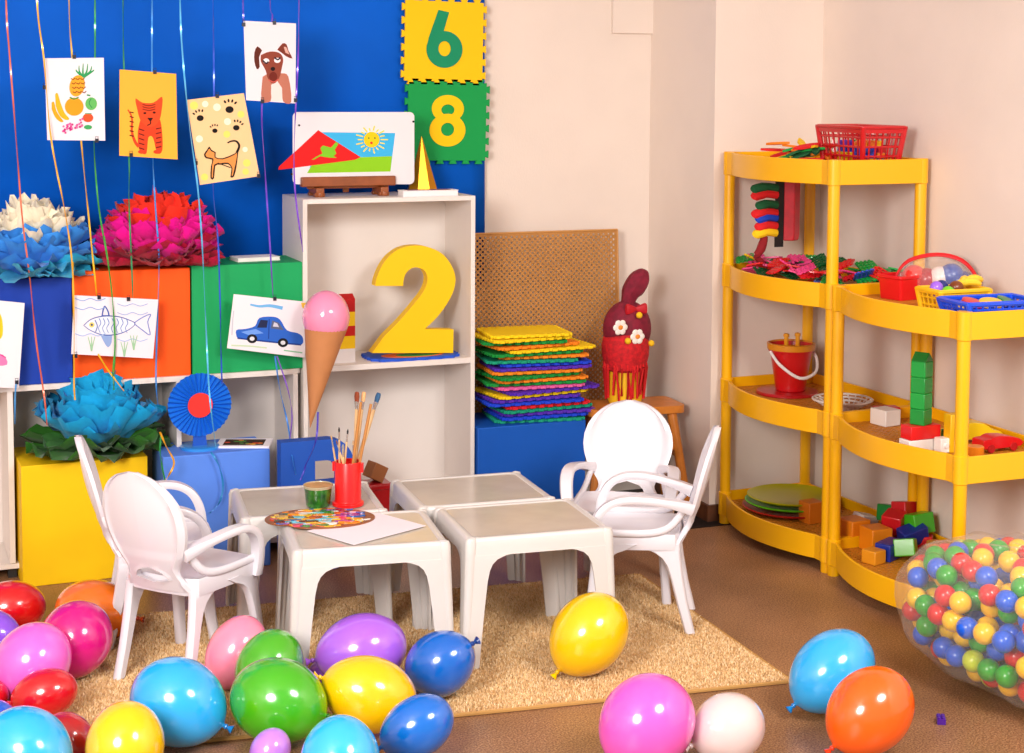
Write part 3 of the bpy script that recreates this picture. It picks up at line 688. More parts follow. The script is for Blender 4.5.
# ------------------------------------------------------------------ tissue paper flowers
def petal(m,base,dirv,L,Wd,up_,cup,mt,rnd,N=6,tip=.7):
    """one crumpled tissue petal: curved strip from the base outward"""
    d_=dirv.normalized();s_=d_.cross(up_);
    if s_.length<1e-3: s_=d_.cross(Vector((1,0,0)))
    s_.normalize();n_=s_.cross(d_).normalized();vs=[];K=4
    prof=(.3,.6,.9,1.05,1.1,1.0,tip)
    for i in range(N+1):
        u=i/N;c=base+d_*(L*u)+n_*(cup*L*u*u);w_=Wd*prof[min(i,6)]
        for k in range(K+1):
            v=(k/K-.5)*2
            j=rnd.uniform(-.10,.10)*Wd
            e=(-.10*L*(abs(v)**1.5) if i==N else 0)+ (rnd.uniform(-.06,.05)*L if i==N else 0)
            vs.append(c+s_*(w_*v*.5)+n_*((.28*Wd*v*v)+j)+d_*e)
    fs=[(i*(K+1)+k,i*(K+1)+k+1,(i+1)*(K+1)+k+1,(i+1)*(K+1)+k) for i in range(N) for k in range(K)]
    m.add(vs,fs,mt)
def tissue(col): 
    return mat('tissue_'+col,col,.8,spec=.2,noise=.12,nscale=30,sheen=.1)
def flower(label,loc,R_,layers,seed,squash=.9):
    rnd=random.Random(seed);t=thing('paper_flower',label,'paper flower',loc,0,'tissue paper pompom flowers')
    for nm,col,e0,e1,cnt,Ls,Wd,cup in layers:
        m=MB()
        for i in range(cnt):
            az=i*2.39996+rnd.uniform(-.15,.15);el=math.radians(e0+(e1-e0)*((i+.5)/cnt)+rnd.uniform(-5,5))
            dv=Vector((math.cos(az)*math.cos(el),math.sin(az)*math.cos(el),math.sin(el)))
            L_=R_*Ls*rnd.uniform(.88,1.08)
            petal(m,Vector((0,0,.0))+dv*(R_*.12),Vector((dv.x,dv.y,dv.z*squash)),L_,R_*Wd*rnd.uniform(.85,1.15),Vector((0,0,1)) if el<1.3 else Vector((1,0,0)),cup*rnd.uniform(.4,1.2),None,rnd)
        # nothing dips under what the flower stands on
        for v in m.v:
            if v.z<.003: v.z=.003+abs(v.z)*.15
        o=obj(nm,m,tissue(col),t,angle=70);o['label']='%s tissue petals'%nm.split('_')[0]
    return t
c=P(28,272,y=6.2)
flower('cream, blue and aqua tissue paper flower on the dark blue box',(c.x,6.20,zb1),.225,[('cream_petals','#fff3d6',38,88,90,1.1,.34,.14),('blue_petals','#3d97f0',12,38,44,1.08,.52,.14),('aqua_petals','#35c6ec',1,14,28,1.08,.52,-.02)],11,.95)
c=P(157,262,y=6.2)
flower('red and hot pink tissue paper flower on the orange box',(c.x,6.2,zb2),.235,[('red_petals','#f5311f',42,88,60,1.06,.40,.12),('pink_petals','#f30d9c',12,48,76,1.04,.44,.14),('crimson_petals','#c4103f',1,20,44,1.0,.40,.08)],12,.95)
c=P(96,455,y=YB1+.14)
fl_=flower('turquoise tissue paper flower with green leaves on the yellow box',(c.x,YB1+.15,zy),.25,[('turquoise_petals','#12a8e4',16,88,80,1.02,.56,.26),('green_petals','#2f6f1c',1,14,22,.95,.55,-.02)],13,1.05)
# ------------------------------------------------------------------ rosette on the light blue box
c=P(200,405,y=6.03);bz=zl
rs=thing('paper_rosette','blue pleated paper rosette with a red centre on the light blue box','rosette',(c.x,6.04,bz))
m=MB();n=72;vs=[];Rr=.118;cz_=c.z-bz
for i in range(n):
    a=2*PI*i/n;o_=.007*(1 if i%2 else -1)
    for r,f_ in ((.03,.25),(Rr*.6,.8),(Rr,1)): vs.append((r*math.cos(a),-.004+o_*f_,cz_+r*math.sin(a)))
fs=[]
for i in range(n):
    j=(i+1)%n
    for k in range(2): fs.append((i*3+k,j*3+k,j*3+k+1,i*3+k+1))
m.add(vs,fs);po=obj('pleated_disc',m,mat('rosette_blue','#0f6fdc',.55),rs,smooth=False);s_=po.modifiers.new('s','SOLIDIFY');s_.thickness=.0015
m=MB();m.lathe([(.0001,0),(.046,0),(.046,.003),(.0001,.003)],36,None,Matrix.Translation((0,-.014,cz_))@Matrix.Rotation(PI/2,4,'X'));obj('centre_disc',m,mat('rosette_red','#f02c24',.5),rs)
m=MB();m.prism([[(-.028,0),(.028,0),(.02,cz_-Rr*.7),(-.02,cz_-Rr*.7)]],0,.006,None,Matrix.Translation((0,.006,0))@UPR);obj('stand',m,mat('rosette_stand','#0b50b8',.5),rs,.001)
m=MB();m.lathe([(.036,0),(.072,0),(.072,.009),(.066,.012),(.036,.009)],36);obj('foot_ring',m,mat('rosette_ring','#2f8fe0',.35,coat=.4),rs)
# framed picture card lying on the light blue box
q=[P(205,443,z=bz+.001),P(240,436.5,z=bz+.001),P(268,445,z=bz+.001),P(236,452,z=bz+.001)]
cc=Vector((1.34,6.04,bz))
cd=thing('picture_card','white card with a dark printed picture lying on the light blue box','card',tuple(cc),math.radians(-20))
obj('card_board',MB().box(-.10,.10,-.07,.07,0,.008),paper('#f2eef4'),cd,.001)
m=MB();m.box(-.075,.075,-.048,.048,.007,.0088,paper('#3a2a20'))
for k in range(14):
    rx,ry=random.uniform(-.065,.065),random.uniform(-.04,.04);m.prism([circ(rx,ry,random.uniform(.006,.016),.007,10)],.0088,.0091+.0001*k,paper(random.choice(['#c8442a','#d8a02a','#4a8a3c','#7a4a2a','#e07a3a'])))
obj('printed_picture',m,None,cd,smooth=False)
# booklet on the green box
c=P(256,254,y=6.2)
m=MB();m.box(-.085,.085,-.05,.05,0,.004).box(-.083,.083,-.049,.048,.004,.012).box(-.085,.085,-.05,.05,.012,.015)
b=obj('booklet',m,paper('#efe9e4'),bev=.0008,loc=(c.x,6.22,zb3),rot=(0,0,math.radians(6)));tag(b,'small white booklet lying on the green box','booklet')
# ------------------------------------------------------------------ on top of the tall cabinet
TZ=cz
c=P(352,186,y=6.2)
ez=thing('display_easel','small wooden table easel on the tall cabinet holding the landscape board','easel',(c.x,6.22,TZ))
wd=mat('easel_wood','#9c4f1e',.45,coat=.2,noise=.3,nscale=16)
obj('ledge',MB().box(-.205,.175,-.035,.0,.040,.078),wd,ez,.004)
obj('ledge_back',MB().box(-.175,.155,-.005,.008,.03,.075),wd,ez,.003)
for x in (-.135,.125):
    m=MB();m.box(x-.016,x+.016,-.05,.07,.012,.036);m.lathe([(.014,-.02),(.016,-.012),(.014,0)],12,None,Matrix.Translation((x,-.042,.02)));m.box(x-.02,x+.02,-.045,-.012,0,.016);m.box(x-.02,x+.02,.045,.07,0,.014);obj('leg',m,wd,ez,.003)
obj('rear_strut',MB().box(-.012,.012,.06,.072,.01,.22),wd,ez,.003)
# board with the landscape
YE=6.205
d=Draw('white board with a red mountain, green figure and sun on the easel',230,60,3.767,YE,rrect(236,694,196,468,18),'#e8e3e7',cat='picture')
del d.t['group'];d.t.name='landscape_board'
# the board leans: shear outline a little
d.poly([(330,272),(622,275),(604,420),(296,424)],'#3db4ea')
d.poly([(318,376),(490,366),(610,362),(604,420),(290,426)],'#8ccc1e')
d.poly([(332,264),(350,276),(492,366),(470,376),(182,414),(184,402)],'#e01d1e')
d.poly(sm2([(306,376),(326,364),(348,352),(340,332),(350,322),(364,326),(380,330),(400,308),(408,316),(394,338),(400,352),(390,362),(402,368),(380,368),(360,366),(340,362),(318,374),(306,376)],1),'#7fc62a')
for k in range(18):
    a=2*PI*k/18;r1=52 if k%2 else 62;d.line([(533+34*math.cos(a),300+34*math.sin(a)),(533+r1*math.cos(a),300+r1*math.sin(a)*.85)],4.5,'#f4dc4c',False)
d.dot(533,300,30,'#f9cc17').dot(522,294,3.5,'#5a8a2a').dot(545,294,3.5,'#5a8a2a').dot(532,312,5,'#e8322a')
for x,y in ((260,246),(690,232),(232,430)): d.dot(x,y,4,'#1d1b1b')
d.done()
# gilt pyramid
c=P(424,186,y=6.25);m=MB();hz=P(425,135,y=6.25).z-TZ
n=8;vs=[(-0.004,0,hz)]+[((.068)*math.cos(2*PI*(i+.3)/n),.055*math.sin(2*PI*(i+.3)/n),0) for i in range(n)]
m.add(vs,[(0,1+i,1+(i+1)%n) for i in range(n)]+[tuple(range(n,0,-1))])
g=obj('gilt_pyramid',m,mat('gilt','#c98a14',.28,metal=.75),bev=.0015,smooth=False,loc=(c.x,6.27,TZ));tag(g,'pointed shiny gold pyramid beside the easel on the tall cabinet','ornament')
c=P(428,193,y=6.13);m=MB();m.box(-.115,.115,-.035,.035,0,.003).box(-.113,.113,-.034,.032,.003,.021).box(-.115,.115,-.035,.035,.021,.024)
b=obj('white_book',m,paper('#efe9ea'),bev=.0008,loc=(c.x,6.13,TZ));tag(b,'thin white book lying on the tall cabinet in front of the gold pyramid','book')
bb=MB();bb.box(-.09,.09,-.026,.024,.0235,.0245);o=obj('cover_print',bb,paper('#7a3c58'),b)
# ------------------------------------------------------------------ inside the tall cabinet
Y2=6.19
two=[(450,190),(455,160),(475,110),(510,60),(560,25),(620,12),(680,18),(740,45),(780,90),(803,150),(795,210),(765,270),(720,330),(668,380),(795,382),(793,485),(435,485),(490,410),(560,340),(620,270),(665,210),(680,160),(668,125),(640,110),(610,112),(585,135),(575,165),(573,190)]
arc1=sm2(two[:14],4);arc2=sm2(two[17:],4)
L=px2(arc1+[(795,382),(793,485),(435,485)]+arc2,270,240,4.43,Y2);zm=min(p[1] for p in L);xm=sum(p[0] for p in L)/len(L)
L=[(x-xm,z-zm) for x,z in L]
n2=obj('number_two',upright([L],0.0,.05,mat('number_yellow','#f6c600',.5,spec=.35)),None,bev=.003,loc=(xm,Y2,ch+.0125),angle=30)
tag(n2,'large solid yellow number two standing on the cabinet shelf','number')
def scallop(rx,ry,n,amp,N=120,e=4):
    o=[]
    for i in range(N):
        a=2*PI*i/N;k=(abs(math.cos(a))**e+abs(math.sin(a))**e)**(-1/e);s_=1+amp*math.cos(n*a)
        o.append((rx*k*math.cos(a)*s_,ry*k*math.sin(a)*s_))
    return o
c=P(410,355,y=6.2)
fm=thing('puzzle_mat','blue scalloped foam mat under the yellow number two','foam mat',(c.x+.0,6.195,ch))
obj('foam_sheet',MB().prism([scallop(.185,.105,22,.035)],0,.011),mat('foam_royal','#1450c8',.7),fm,.001)
m=MB();m.prism([circ(0,-.03,.13,.06,30)],.0105,.0118,mat('foam_orange','#e86a1e',.7)).prism([circ(0.02,-.03,.09,.045,30)],.0106,.0121,mat('foam_green','#3a9a4a',.7));obj('coloured_inlay',m,None,fm)
# striped carton
c=P(346,361,y=6.16)
bx=thing('striped_carton','small red and yellow striped carton behind the pink balloon','carton',(c.x-.015,6.17,ch))
zt=P(352,299,y=6.14).z-ch;m=MB()
cols=['#ece6e6','#f6c81a','#c8201c','#f6c81a','#b81a1a'];hs=[0,.22,.42,.58,.80,1]
for k in range(5): m.box(-.045,.045,-.035,.035,zt*hs[k],zt*hs[k+1],paper(cols[k]))
obj('carton_body',m,None,bx,smooth=False)
m=MB();m.add([(-.045,-.035,zt),(.045,-.035,zt),(.045,.035,zt),(-.045,.035,zt),(-.045,0,zt+.018),(.045,0,zt+.018)],[(0,1,5,4),(2,3,4,5),(1,2,5),(3,0,4)],paper('#b81a1a'));obj('gable_top',m,None,bx,smooth=False)
# ------------------------------------------------------------------ ice cream made of balloon and cone
c=P(326,317,y=5.9);R_=24.5/F*5.98
ic=thing('balloon_ice_cream','pink balloon set in a tan paper cone like an ice cream','decoration',(c.x,5.9,c.z))
m=MB();m.ball((0,0,0),(R_*.99,R_*.99,R_*1.12),seg=32,rings=20);obj('balloon',m,mat('balloon_icecream','#f894b8',.12,coat=.6,sss=.15),ic)
tip=P(310,428,y=5.9)-Vector(ic.location);m=MB();ax=(Vector((-.002,0,-R_*.42))-tip).normalized();Ln=(Vector((-.002,0,-R_*.42))-tip).length
T=Matrix.Translation(tip)@ax.to_track_quat('Z','Y').to_matrix().to_4x4()
m.lathe([(.0008,0),(R_*.90,Ln),(R_*.885,Ln),(.0005,.006)],36,None,T);obj('paper_cone',m,mat('cone_paper','#c98450',.65,noise=.08,nscale=12),ic,angle=60)
# blue letter B behind the tables
Yl=5.86
zB=P(312,437,y=Yl).z;x0=P(277,460,y=Yl).x;x1_=P(352,460,y=Yl).x;wB=x1_-x0
out=[(0,0),(wB*.7,0)]+circ(wB*.68,zB*.27,wB*.32,zB*.27,16,-PI/2,PI/2)[1:-1]+[(wB*.70,zB*.54)]+circ(wB*.68,zB*.76,wB*.30,zB*.235,16,-PI/2,PI/2)[1:-1]+[(wB*.66,zB),(0,zB)]
h1=[(wB*.42,zB*.13),(wB*.66,zB*.13),(wB*.76,zB*.2),(wB*.78,zB*.3),(wB*.7,zB*.38),(wB*.42,zB*.38)]
hc=P(324,470,y=Yl);hx0=P(311,470,y=Yl).x-x0;hx1=P(334,470,y=Yl).x-x0;hz0=P(320,479,y=Yl).z;hz1=P(320,457,y=Yl).z
h2=[(hx0,hz0),(hx1,hz0)]+[(hx1-(hx1-hx0)*.5+(hx1-hx0)*.5*math.cos(a),hz0+(hz1-hz0)*(.3+.7*math.sin(a))) for a in (0,.4,.8,1.2,1.57)]+[(hx0,hz1)]
lt=obj('letter_b',upright([out,h1,h2],0,.06,mat('letter_blue','#0d4fb4',.6,noise=.05,nscale=8)),None,bev=.003,loc=(x0,Yl,0),angle=30)
tag(lt,'blue standing letter B on the floor behind the brush table','letter')
c=P(362,483,y=6.2);rb=obj('red_crate',MB().box(-.075,.11,-.05,.05,0,c.z-.068).box(-.08,.115,-.055,.055,c.z-.09,c.z-.072),plastic('#a81018'),bev=.003,loc=(c.x,6.2,.069));tag(rb,'dark red box in the bottom of the tall white cabinet','box')
bc=obj('brown_block',MB().box(-.032,.032,-.032,.032,-.032,.032),mat('brown_card','#9a5c32',.6),bev=.002,loc=(c.x+.055,6.2,c.z+.042),rot=(0,math.radians(28),math.radians(15)));tag(bc,'tilted brown block resting on the dark red box in the tall cabinet','block')
# ------------------------------------------------------------------ rack contents
def fl(k): return LV[k]-.0395
def basket(name,label,cat,loc,rz,w_,d_,h_,col,nx=8,ny=6,nr=3,taper=.86):
    t=thing(name,label,cat,loc,rz);m=MB();pm=plastic(col,.3)
    def side(p,q,n):
        for k in range(n+1):
            u=k/n;a=p.lerp(q,u);b=Vector((a.x*taper,a.y*taper,0));m.tube([b,a],.0038,5)
        for r in range(nr+1):
            z=h_*r/nr*.98;f=taper+(1-taper)*r/nr;m.tube([Vector((p.x*f,p.y*f,z)),Vector((q.x*f,q.y*f,z))],.0042 if 0<r<nr else .008,6)
    cs=[Vector((-w_/2,-d_/2,h_)),Vector((w_/2,-d_/2,h_)),Vector((w_/2,d_/2,h_)),Vector((-w_/2,d_/2,h_))]
    for i in range(4): side(cs[i],cs[(i+1)%4],nx if i%2==0 else ny)
    for c_ in cs: m.tube([Vector((c_.x*taper,c_.y*taper,0)),c_],.011,8)
    m.box(-w_/2*taper,w_/2*taper,-d_/2*taper,d_/2*taper,0,.004)
    obj('basket_body',m,pm,t)
    r=MB();r.prism([rrect(-w_/2-.004,w_/2+.004,-d_/2-.004,d_/2+.004,.014),rrect(-w_/2+.002,w_/2-.002,-d_/2+.002,d_/2-.002,.01)],h_*.84,h_);r.prism([rrect(-w_/2-.012,w_/2+.012,-d_/2-.012,d_/2+.012,.018),rrect(-w_/2+.002,w_/2-.002,-d_/2+.002,d_/2-.002,.01)],h_-.004,h_+.003);obj('rim',r,pm,t,.001)
    return t
def brick_mesh(nx,ny,h_=.02,u=.016):
    m=MB();w_=nx*u/2;d_=ny*u/2;m.box(-w_+.0003,w_-.0003,-d_+.0003,d_-.0003,0,h_)
    for i in range(nx):
        for j in range(ny): m.lathe([(.005,h_),(.005,h_+.0035),(.0046,h_+.004)],10,None,Matrix.Translation((-w_+u*(i+.5),-d_+u*(j+.5),0)))
    return m
_bk={}
def brick(nx,ny,h_,u,col,loc,rot,label,cat='toy brick',group=None,name='toy_brick'):
    k=(nx,ny,h_,u,col)
    if k not in _bk: _bk[k]=brick_mesh(nx,ny,h_,u).mesh('toy_brick',plastic(col))
    o=obj(name,_bk[k],None,loc=loc,rot=rot);tag(o,label,cat,group);return o
rnd=random.Random(5)
CN={'red':'#e0171c','green':'#0f9a3c','blue':'#1440c0','yellow':'#fbcf08','orange':'#f5820f','pink':'#ee4a8c','white':'#f1ebe6','dark green':'#0b5a30','purple':'#6a2fb4','lime':'#62c61c'}
# --- top tray: craft pieces and red basket
bc0=P(862,160,y=5.17);bx0,by0=bc0.x+.085,5.17+.14
basket('red_basket','red plastic basket full of bricks on the top tray','basket',(bx0,by0,fl(3)+.012),math.radians(1),.185,.30,.145,'#c80c18',6,9,4,.84)
for i in range(24):
    c_=rnd.choice(['yellow','yellow','blue','blue','red','green','purple','orange']);z_=fl(3)+.018+.021*(i//6)
    q=i%6;brick(2,4 if q%2 else 3,.019,.016,CN[c_],(bx0-.035+.036*(q%3)-.002,by0-.06+.11*(q//3)+rnd.uniform(-.01,.01),z_),(0,0,rnd.uniform(-.15,.15)),c_+' toy brick inside the red basket',group='bricks in the red basket')
def leafpiece(L_,w_): 
    m=MB();m.prism([sm2([(-L_/2,0),(-L_*.2,w_*.5),(L_*.2,w_*.42),(L_/2,0),(L_*.2,-w_*.42),(-L_*.2,-w_*.5),(-L_/2,0)],3)[:-1]],0,.009);return m
lp={}
for i in range(26):
    cn=rnd.choice(['red','dark green','yellow','green','orange','red'])
    L_=rnd.choice([.09,.11,.13]);k=(cn,L_)
    if k not in lp: lp[k]=leafpiece(L_,.028).mesh('felt_leaf',mat('felt_'+CN[cn],CN[cn],.8))
    x_=3.40+rnd.uniform(-.05,.12);y_=5.52+rnd.uniform(-.12,.14)
    if i>=14: y_=5.47+rnd.uniform(-.05,.06);x_=3.36+rnd.uniform(-.02,.05)
    o=obj('felt_leaf',lp[k],None,loc=(x_,y_,fl(3)+.024+.0045*(i%14)),rot=(rnd.uniform(-.35,.35),rnd.uniform(-.35,.12),rnd.uniform(-1.2,1.2)))
    tag(o,cn+' felt leaf in the heap on the top tray beside the red basket','felt leaf','felt leaves on the top tray')
# --- hanging finger toys under the top tray
hx,hy=P(776,190,y=5.62).x,5.62
hz=LV[3]-.085
t=thing('hanging_soft_toy','red and green soft finger toys hanging in a bag under the top tray','soft toy',(hx,hy,hz))
def zpx(py): return P(776,py,y=hy).z-hz
def xpx(px): return P(px,230,y=hy).x-hx
m=MB();m.box(xpx(775),xpx(783),-.004,.004,zpx(247),0);obj('black_strap',m,mat('strap_black','#14120f',.6),t)
for py,c_ in ((188,'dark green'),(195,'red'),(205,'dark green'),(213,'red'),(218,'blue'),(226,'red'),(233,'yellow')):
    m=MB();x0_,x1_=xpx(776),xpx(rnd.uniform(752,758));z_=zpx(py)
    m.tube(smoothpath([(x0_,.0,z_),((x0_+x1_)/2,-.006,z_+.006),(x1_+.005,-.004,z_-.002),(x1_,0,z_-.006)],3),[.016]*4+[.019]*4+[.017,.007],10);obj('felt_finger',m,mat('felt_'+CN[c_],CN[c_],.85),t)
m=MB();m.loft([[(x*s_,y*s_,z) for x,y in [(xpx(783),0),((xpx(783)+xpx(800))/2,-.02),(xpx(800),0),((xpx(783)+xpx(800))/2,.02)]] for s_,z in ((.98,0),(1,-.03),(1,zpx(235)),(.95,zpx(241)))]);obj('red_pouch',m,mat('pouch_red','#d0142a',.4,coat=.3,noise=.5,nscale=22,col2='#b81828'),t,.004)
m=MB();m.tube(smoothpath([(xpx(765),0,zpx(236)),(xpx(760),-.01,zpx(248)),(xpx(757),0,zpx(256)),(xpx(764),0,zpx(262))],3),[.012,.016,.018,.018,.016,.015,.014,.013,.012,.006],10);obj('felt_tail',m,mat('felt_maroon','#8c0f18',.85),t)
# --- pile of linking plates on the second tray
def waffle():
    m=MB();n=4;u=.017;L_=n*u;W_=3*u
    for i in range(n+1): m.box(-W_/2-.003,W_/2+.003,-L_/2+i*u-.003,-L_/2+i*u+.003,0,.006)
    for i in range(4): m.box(-W_/2+i*u-.003,-W_/2+i*u+.003,-L_/2,L_/2,.0003,.0063)
    for i in range(n):
        for j in (-1,1): m.box(j*(W_/2+.007)-.004,j*(W_/2+.007)+.004,-L_/2+u*(i+.5)-.004,-L_/2+u*(i+.5)+.004,.001,.006)
    return m
wf={}
def wplate(cn,loc,rot,lab,grp):
    if cn not in wf: wf[cn]=waffle().mesh('linking_plate',plastic(CN[cn],.35))
    o=obj('linking_plate',wf[cn],None,loc=loc,rot=rot);tag(o,lab,'toy plate',grp)
rc=math.cos(math.radians(1.8));rs_=math.sin(math.radians(1.8))
for i in range(84):
    u=rnd.uniform(-.33,.33);v=rnd.uniform(-.17,.13)-.03*math.cos(u*4);lay=i//28
    if u>.12: cn=rnd.choice(['green','dark green','green','yellow','pink'] if u>.2 else ['red','red','green','pink','yellow'])
    elif u>-.15: cn=rnd.choice(['pink','red','pink','red','pink','dark green'])
    else: cn=rnd.choice(['pink','red','dark green','green','blue','red'])
    if v>.06: cn=rnd.choice(['green','dark green','green'])
    x_=RC1.x+v*rc-u*rs_;y_=RC1.y+u*rc+v*rs_
    wplate(cn,(x_,y_,fl(2)+.014+.021*lay+rnd.uniform(0,.008)+(.012 if abs(u)<.2 else 0)),(rnd.uniform(-.45,.45),rnd.uniform(-.5,.25),rnd.uniform(0,6.28)),cn+' plastic linking plate in the heap on the second tray','linking plates on the second tray')
for px,py,cn,zz in ((890,268,'green',.07),(884,274,'dark green',.05),(905,272,'red',.03),(880,276,'blue',.02),(872,270,'dark green',.05),(866,266,'green',.06)):
    p=P(px,py,z=fl(2)+zz);p.x=min(p.x,3.62);wplate(cn,(p.x,min(p.y,5.15),fl(2)+zz),(rnd.uniform(-.3,.3),rnd.uniform(-.3,.3),rnd.uniform(0,3)),cn+' linking plate at the right end of the heap on the second tray','linking plates at the right of the second tray')
# --- top tray of the lower rack
def place(px,py,k,dz=0): 
    p=P(px,py,z=fl(k)+dz);return p
p=P(897,300,z=fl(2));w0=.06
m=MB();m.loft([[(x,y,z) for x,y in rrect(-w0*s_,w0*s_,-w0*s_,w0*s_,.012)] for s_,z in ((.86,0),(.88,.004),(.97,.075),(1.04,.078),(1.04,.088),(.98,.089),(.96,.082),(.86,.012))]);m.f.append(list(range(len(m.v)-24,len(m.v))));m.mi.append(0)
rb_=obj('red_tub',m,plastic('#df141c',.3),loc=(p.x+.035,p.y+.03,fl(2)),rot=(0,0,.2),bev=.001);tag(rb_,'small plain red square tub on the lower rack top tray','tub')
# yellow basket with toys, blue basket with toys
pb=P(955,311,z=fl(2))
bxc=Vector((3.475,4.43));
basket('blue_basket','wide blue plastic basket at the front end of the rack','basket',(bxc.x+.0,bxc.y,fl(2)),math.radians(-3),.285,.17,.062,'#0d4fe6',11,7,3)
ybc=Vector((3.475,4.63))
basket('yellow_basket','yellow plastic basket of small toys behind the blue basket','basket',(ybc.x,ybc.y,fl(2)),0,.20,.13,.075,'#fcc51a',8,5,3)
def blob(name,label,cat,col,c_,r,group=None,m_=None,rot=(0,0,0)):
    m=MB();m.ball((0,0,0),r,seg=18,rings=12);o=obj(name,m,m_ or plastic(col,.3),loc=c_,rot=rot);return tag(o,label,cat,group)
zf=fl(2)
def ring_toy(name,label,cat,col,loc,R_,r_,rot):
    m=MB();m.tube([(R_*math.cos(a*PI/10),R_*math.sin(a*PI/10),0) for a in range(20)],r_,8,closed=True);o=obj(name,m,plastic(col),loc=loc,rot=rot);return tag(o,label,cat)
def lid(name,label,cat,col,loc,R_,rot,h_=.012):
    m=MB();m.lathe([(.001,h_),(R_*.8,h_),(R_*.97,h_*.85),(R_,h_*.5),(R_,0),(R_*.94,0),(R_*.93,h_*.5),(.001,h_*.6)],32);o=obj(name,m,plastic(col),loc=loc,rot=rot);return tag(o,label,cat)
lid('toy_disc','round red toy disc in the blue basket','toy disc','#d4182a',(bxc.x-.06,bxc.y+.02,zf+.048),.036,(.3,.1,0))
lid('toy_disc','round yellow toy disc in the blue basket','toy disc','#f4c020',(bxc.x+.0,bxc.y+.0,zf+.046),.04,(.25,-.1,0))
lid('toy_disc','dark green ribbed toy disc in the blue basket','toy disc','#0d7a3c',(bxc.x+.085,bxc.y+.03,zf+.046),.034,(.3,.2,0))
for i in range(14):
    cn=rnd.choice(['red','green','yellow','blue','orange','white']);brick(2,2,.02,.015,CN[cn],(bxc.x+rnd.uniform(-.10,.11),bxc.y+rnd.uniform(-.05,.05),zf+.006+(.021 if i>8 else 0)),(0,0,rnd.uniform(0,3)),cn+' toy brick at the bottom of the blue basket',group='bricks in the blue basket')
blob('toy_egg','violet and blue toy egg at the left of the yellow basket','toy egg','#9a62e8',(ybc.x-.07,ybc.y,zf+.078),(.024,.022,.026))
blob('toy_egg','lime green toy egg at the left of the yellow basket','toy egg','#78d022',(ybc.x-.048,ybc.y-.035,zf+.07),(.022,.022,.02))
blob('toy_egg','dark blue toy egg in the yellow basket','toy egg','#152c7c',(ybc.x-.035,ybc.y+.02,zf+.08),(.026,.022,.024))
blob('toy_bear_head','brown round toy head in the yellow basket','toy','#7a3a14',(ybc.x-.0,ybc.y-.015,zf+.08),(.026,.024,.024))
for i,(dx,dy,a) in enumerate(((.03,-.01,.4),(.055,-.02,-.3),(.06,.02,.9),(.085,.0,.1))):
    m=MB();m.tube(smoothpath([(-.035,0,0),(-.012,.004,.008),(.012,-.003,.008),(.035,0,0)],3),[.006,.010,.012,.013,.013,.013,.012,.011,.010,.006],10);o=obj('toy_banana',m,plastic('#f9cc30',.35),loc=(ybc.x+dx,ybc.y+dy,zf+.086+.004*i),rot=(0,0,a));tag(o,'yellow banana shaped toy heaped in the yellow basket','toy banana','banana toys in the yellow basket')
# clear bag with red trim
cb=P(938,281,z=fl(2));cb=Vector((3.60,4.90,fl(2)+.002))
m_clear=bpy.data.materials.new('clear_vinyl');m_clear.use_nodes=True;nt=m_clear.node_tree;nt.nodes.clear()
def clearmat(mt,alpha_face,alpha_edge,tint,rough=.12,wr=14):
    nt=mt.node_tree;nt.nodes.clear();o_=nt.nodes.new('ShaderNodeOutputMaterial');mx=nt.nodes.new('ShaderNodeMixShader');tr=nt.nodes.new('ShaderNodeBsdfTransparent');tr.inputs[0].default_value=tint
    pr_=nt.nodes.new('ShaderNodeBsdfPrincipled');pr_.inputs['Base Color'].default_value=(.95,.9,.85,1);pr_.inputs['Roughness'].default_value=rough;pr_.inputs['Specular IOR Level'].default_value=1
    lw=nt.nodes.new('ShaderNodeLayerWeight');lw.inputs[0].default_value=.35;mr=nt.nodes.new('ShaderNodeMapRange');mr.inputs['To Min'].default_value=alpha_face;mr.inputs['To Max'].default_value=alpha_edge
    tc=nt.nodes.new('ShaderNodeTexCoord');n=nt.nodes.new('ShaderNodeTexNoise');n.inputs['Scale'].default_value=wr;n.inputs['Detail'].default_value=3;n.inputs['Distortion'].default_value=1.5;bp=nt.nodes.new('ShaderNodeBump');bp.inputs['Strength'].default_value=.8;bp.inputs['Distance'].default_value=.02
    nt.links.new(tc.outputs['Object'],n.inputs['Vector']);nt.links.new(n.outputs['Fac'],bp.inputs['Height']);nt.links.new(bp.outputs['Normal'],pr_.inputs['Normal']);nt.links.new(bp.outputs['Normal'],lw.inputs['Normal'])
    nt.links.new(lw.outputs['Facing'],mr.inputs['Value']);nt.links.new(mr.outputs['Result'],mx.inputs['Fac']);nt.links.new(tr.outputs[0],mx.inputs[1]);nt.links.new(pr_.outputs[0],mx.inputs[2]);nt.links.new(mx.outputs[0],o_.inputs[0])
clearmat(m_clear,.10,.5,(.98,.95,.93,1))
t=thing('clear_toy_bag','clear plastic bag with red piping on the lower rack top tray','bag',tuple(cb),math.radians(-38));t.scale=(.98,.95,1.15)
m=MB();secs=[]
for u in [i/10 for i in range(11)]:
    w_=.142*math.sin(PI*(.08+.84*u))**.35;hh=.135*(math.sin(PI*(.1+.8*u))**.6);d_=.055*math.sin(PI*(.06+.88*u))**.5
    x_=-.142+.284*u;secs.append([(x_,d_*math.cos(a*PI/8),hh*(.5+.5*math.sin(a*PI/8))+.002) for a in range(16)])
m.loft(secs);obj('clear_film',m,m_clear,t,angle=80)
m=MB();
for dy in (-.03,.03): m.tube(smoothpath([(-.14,dy,.01),(-.145,dy,.06),(-.10,dy,.115),(0,dy*.8,.138),(.09,dy,.122),(.143,dy,.07),(.14,dy,.02)],4),.0045,7)
obj('red_piping',m,plastic('#d8141e',.3),t)
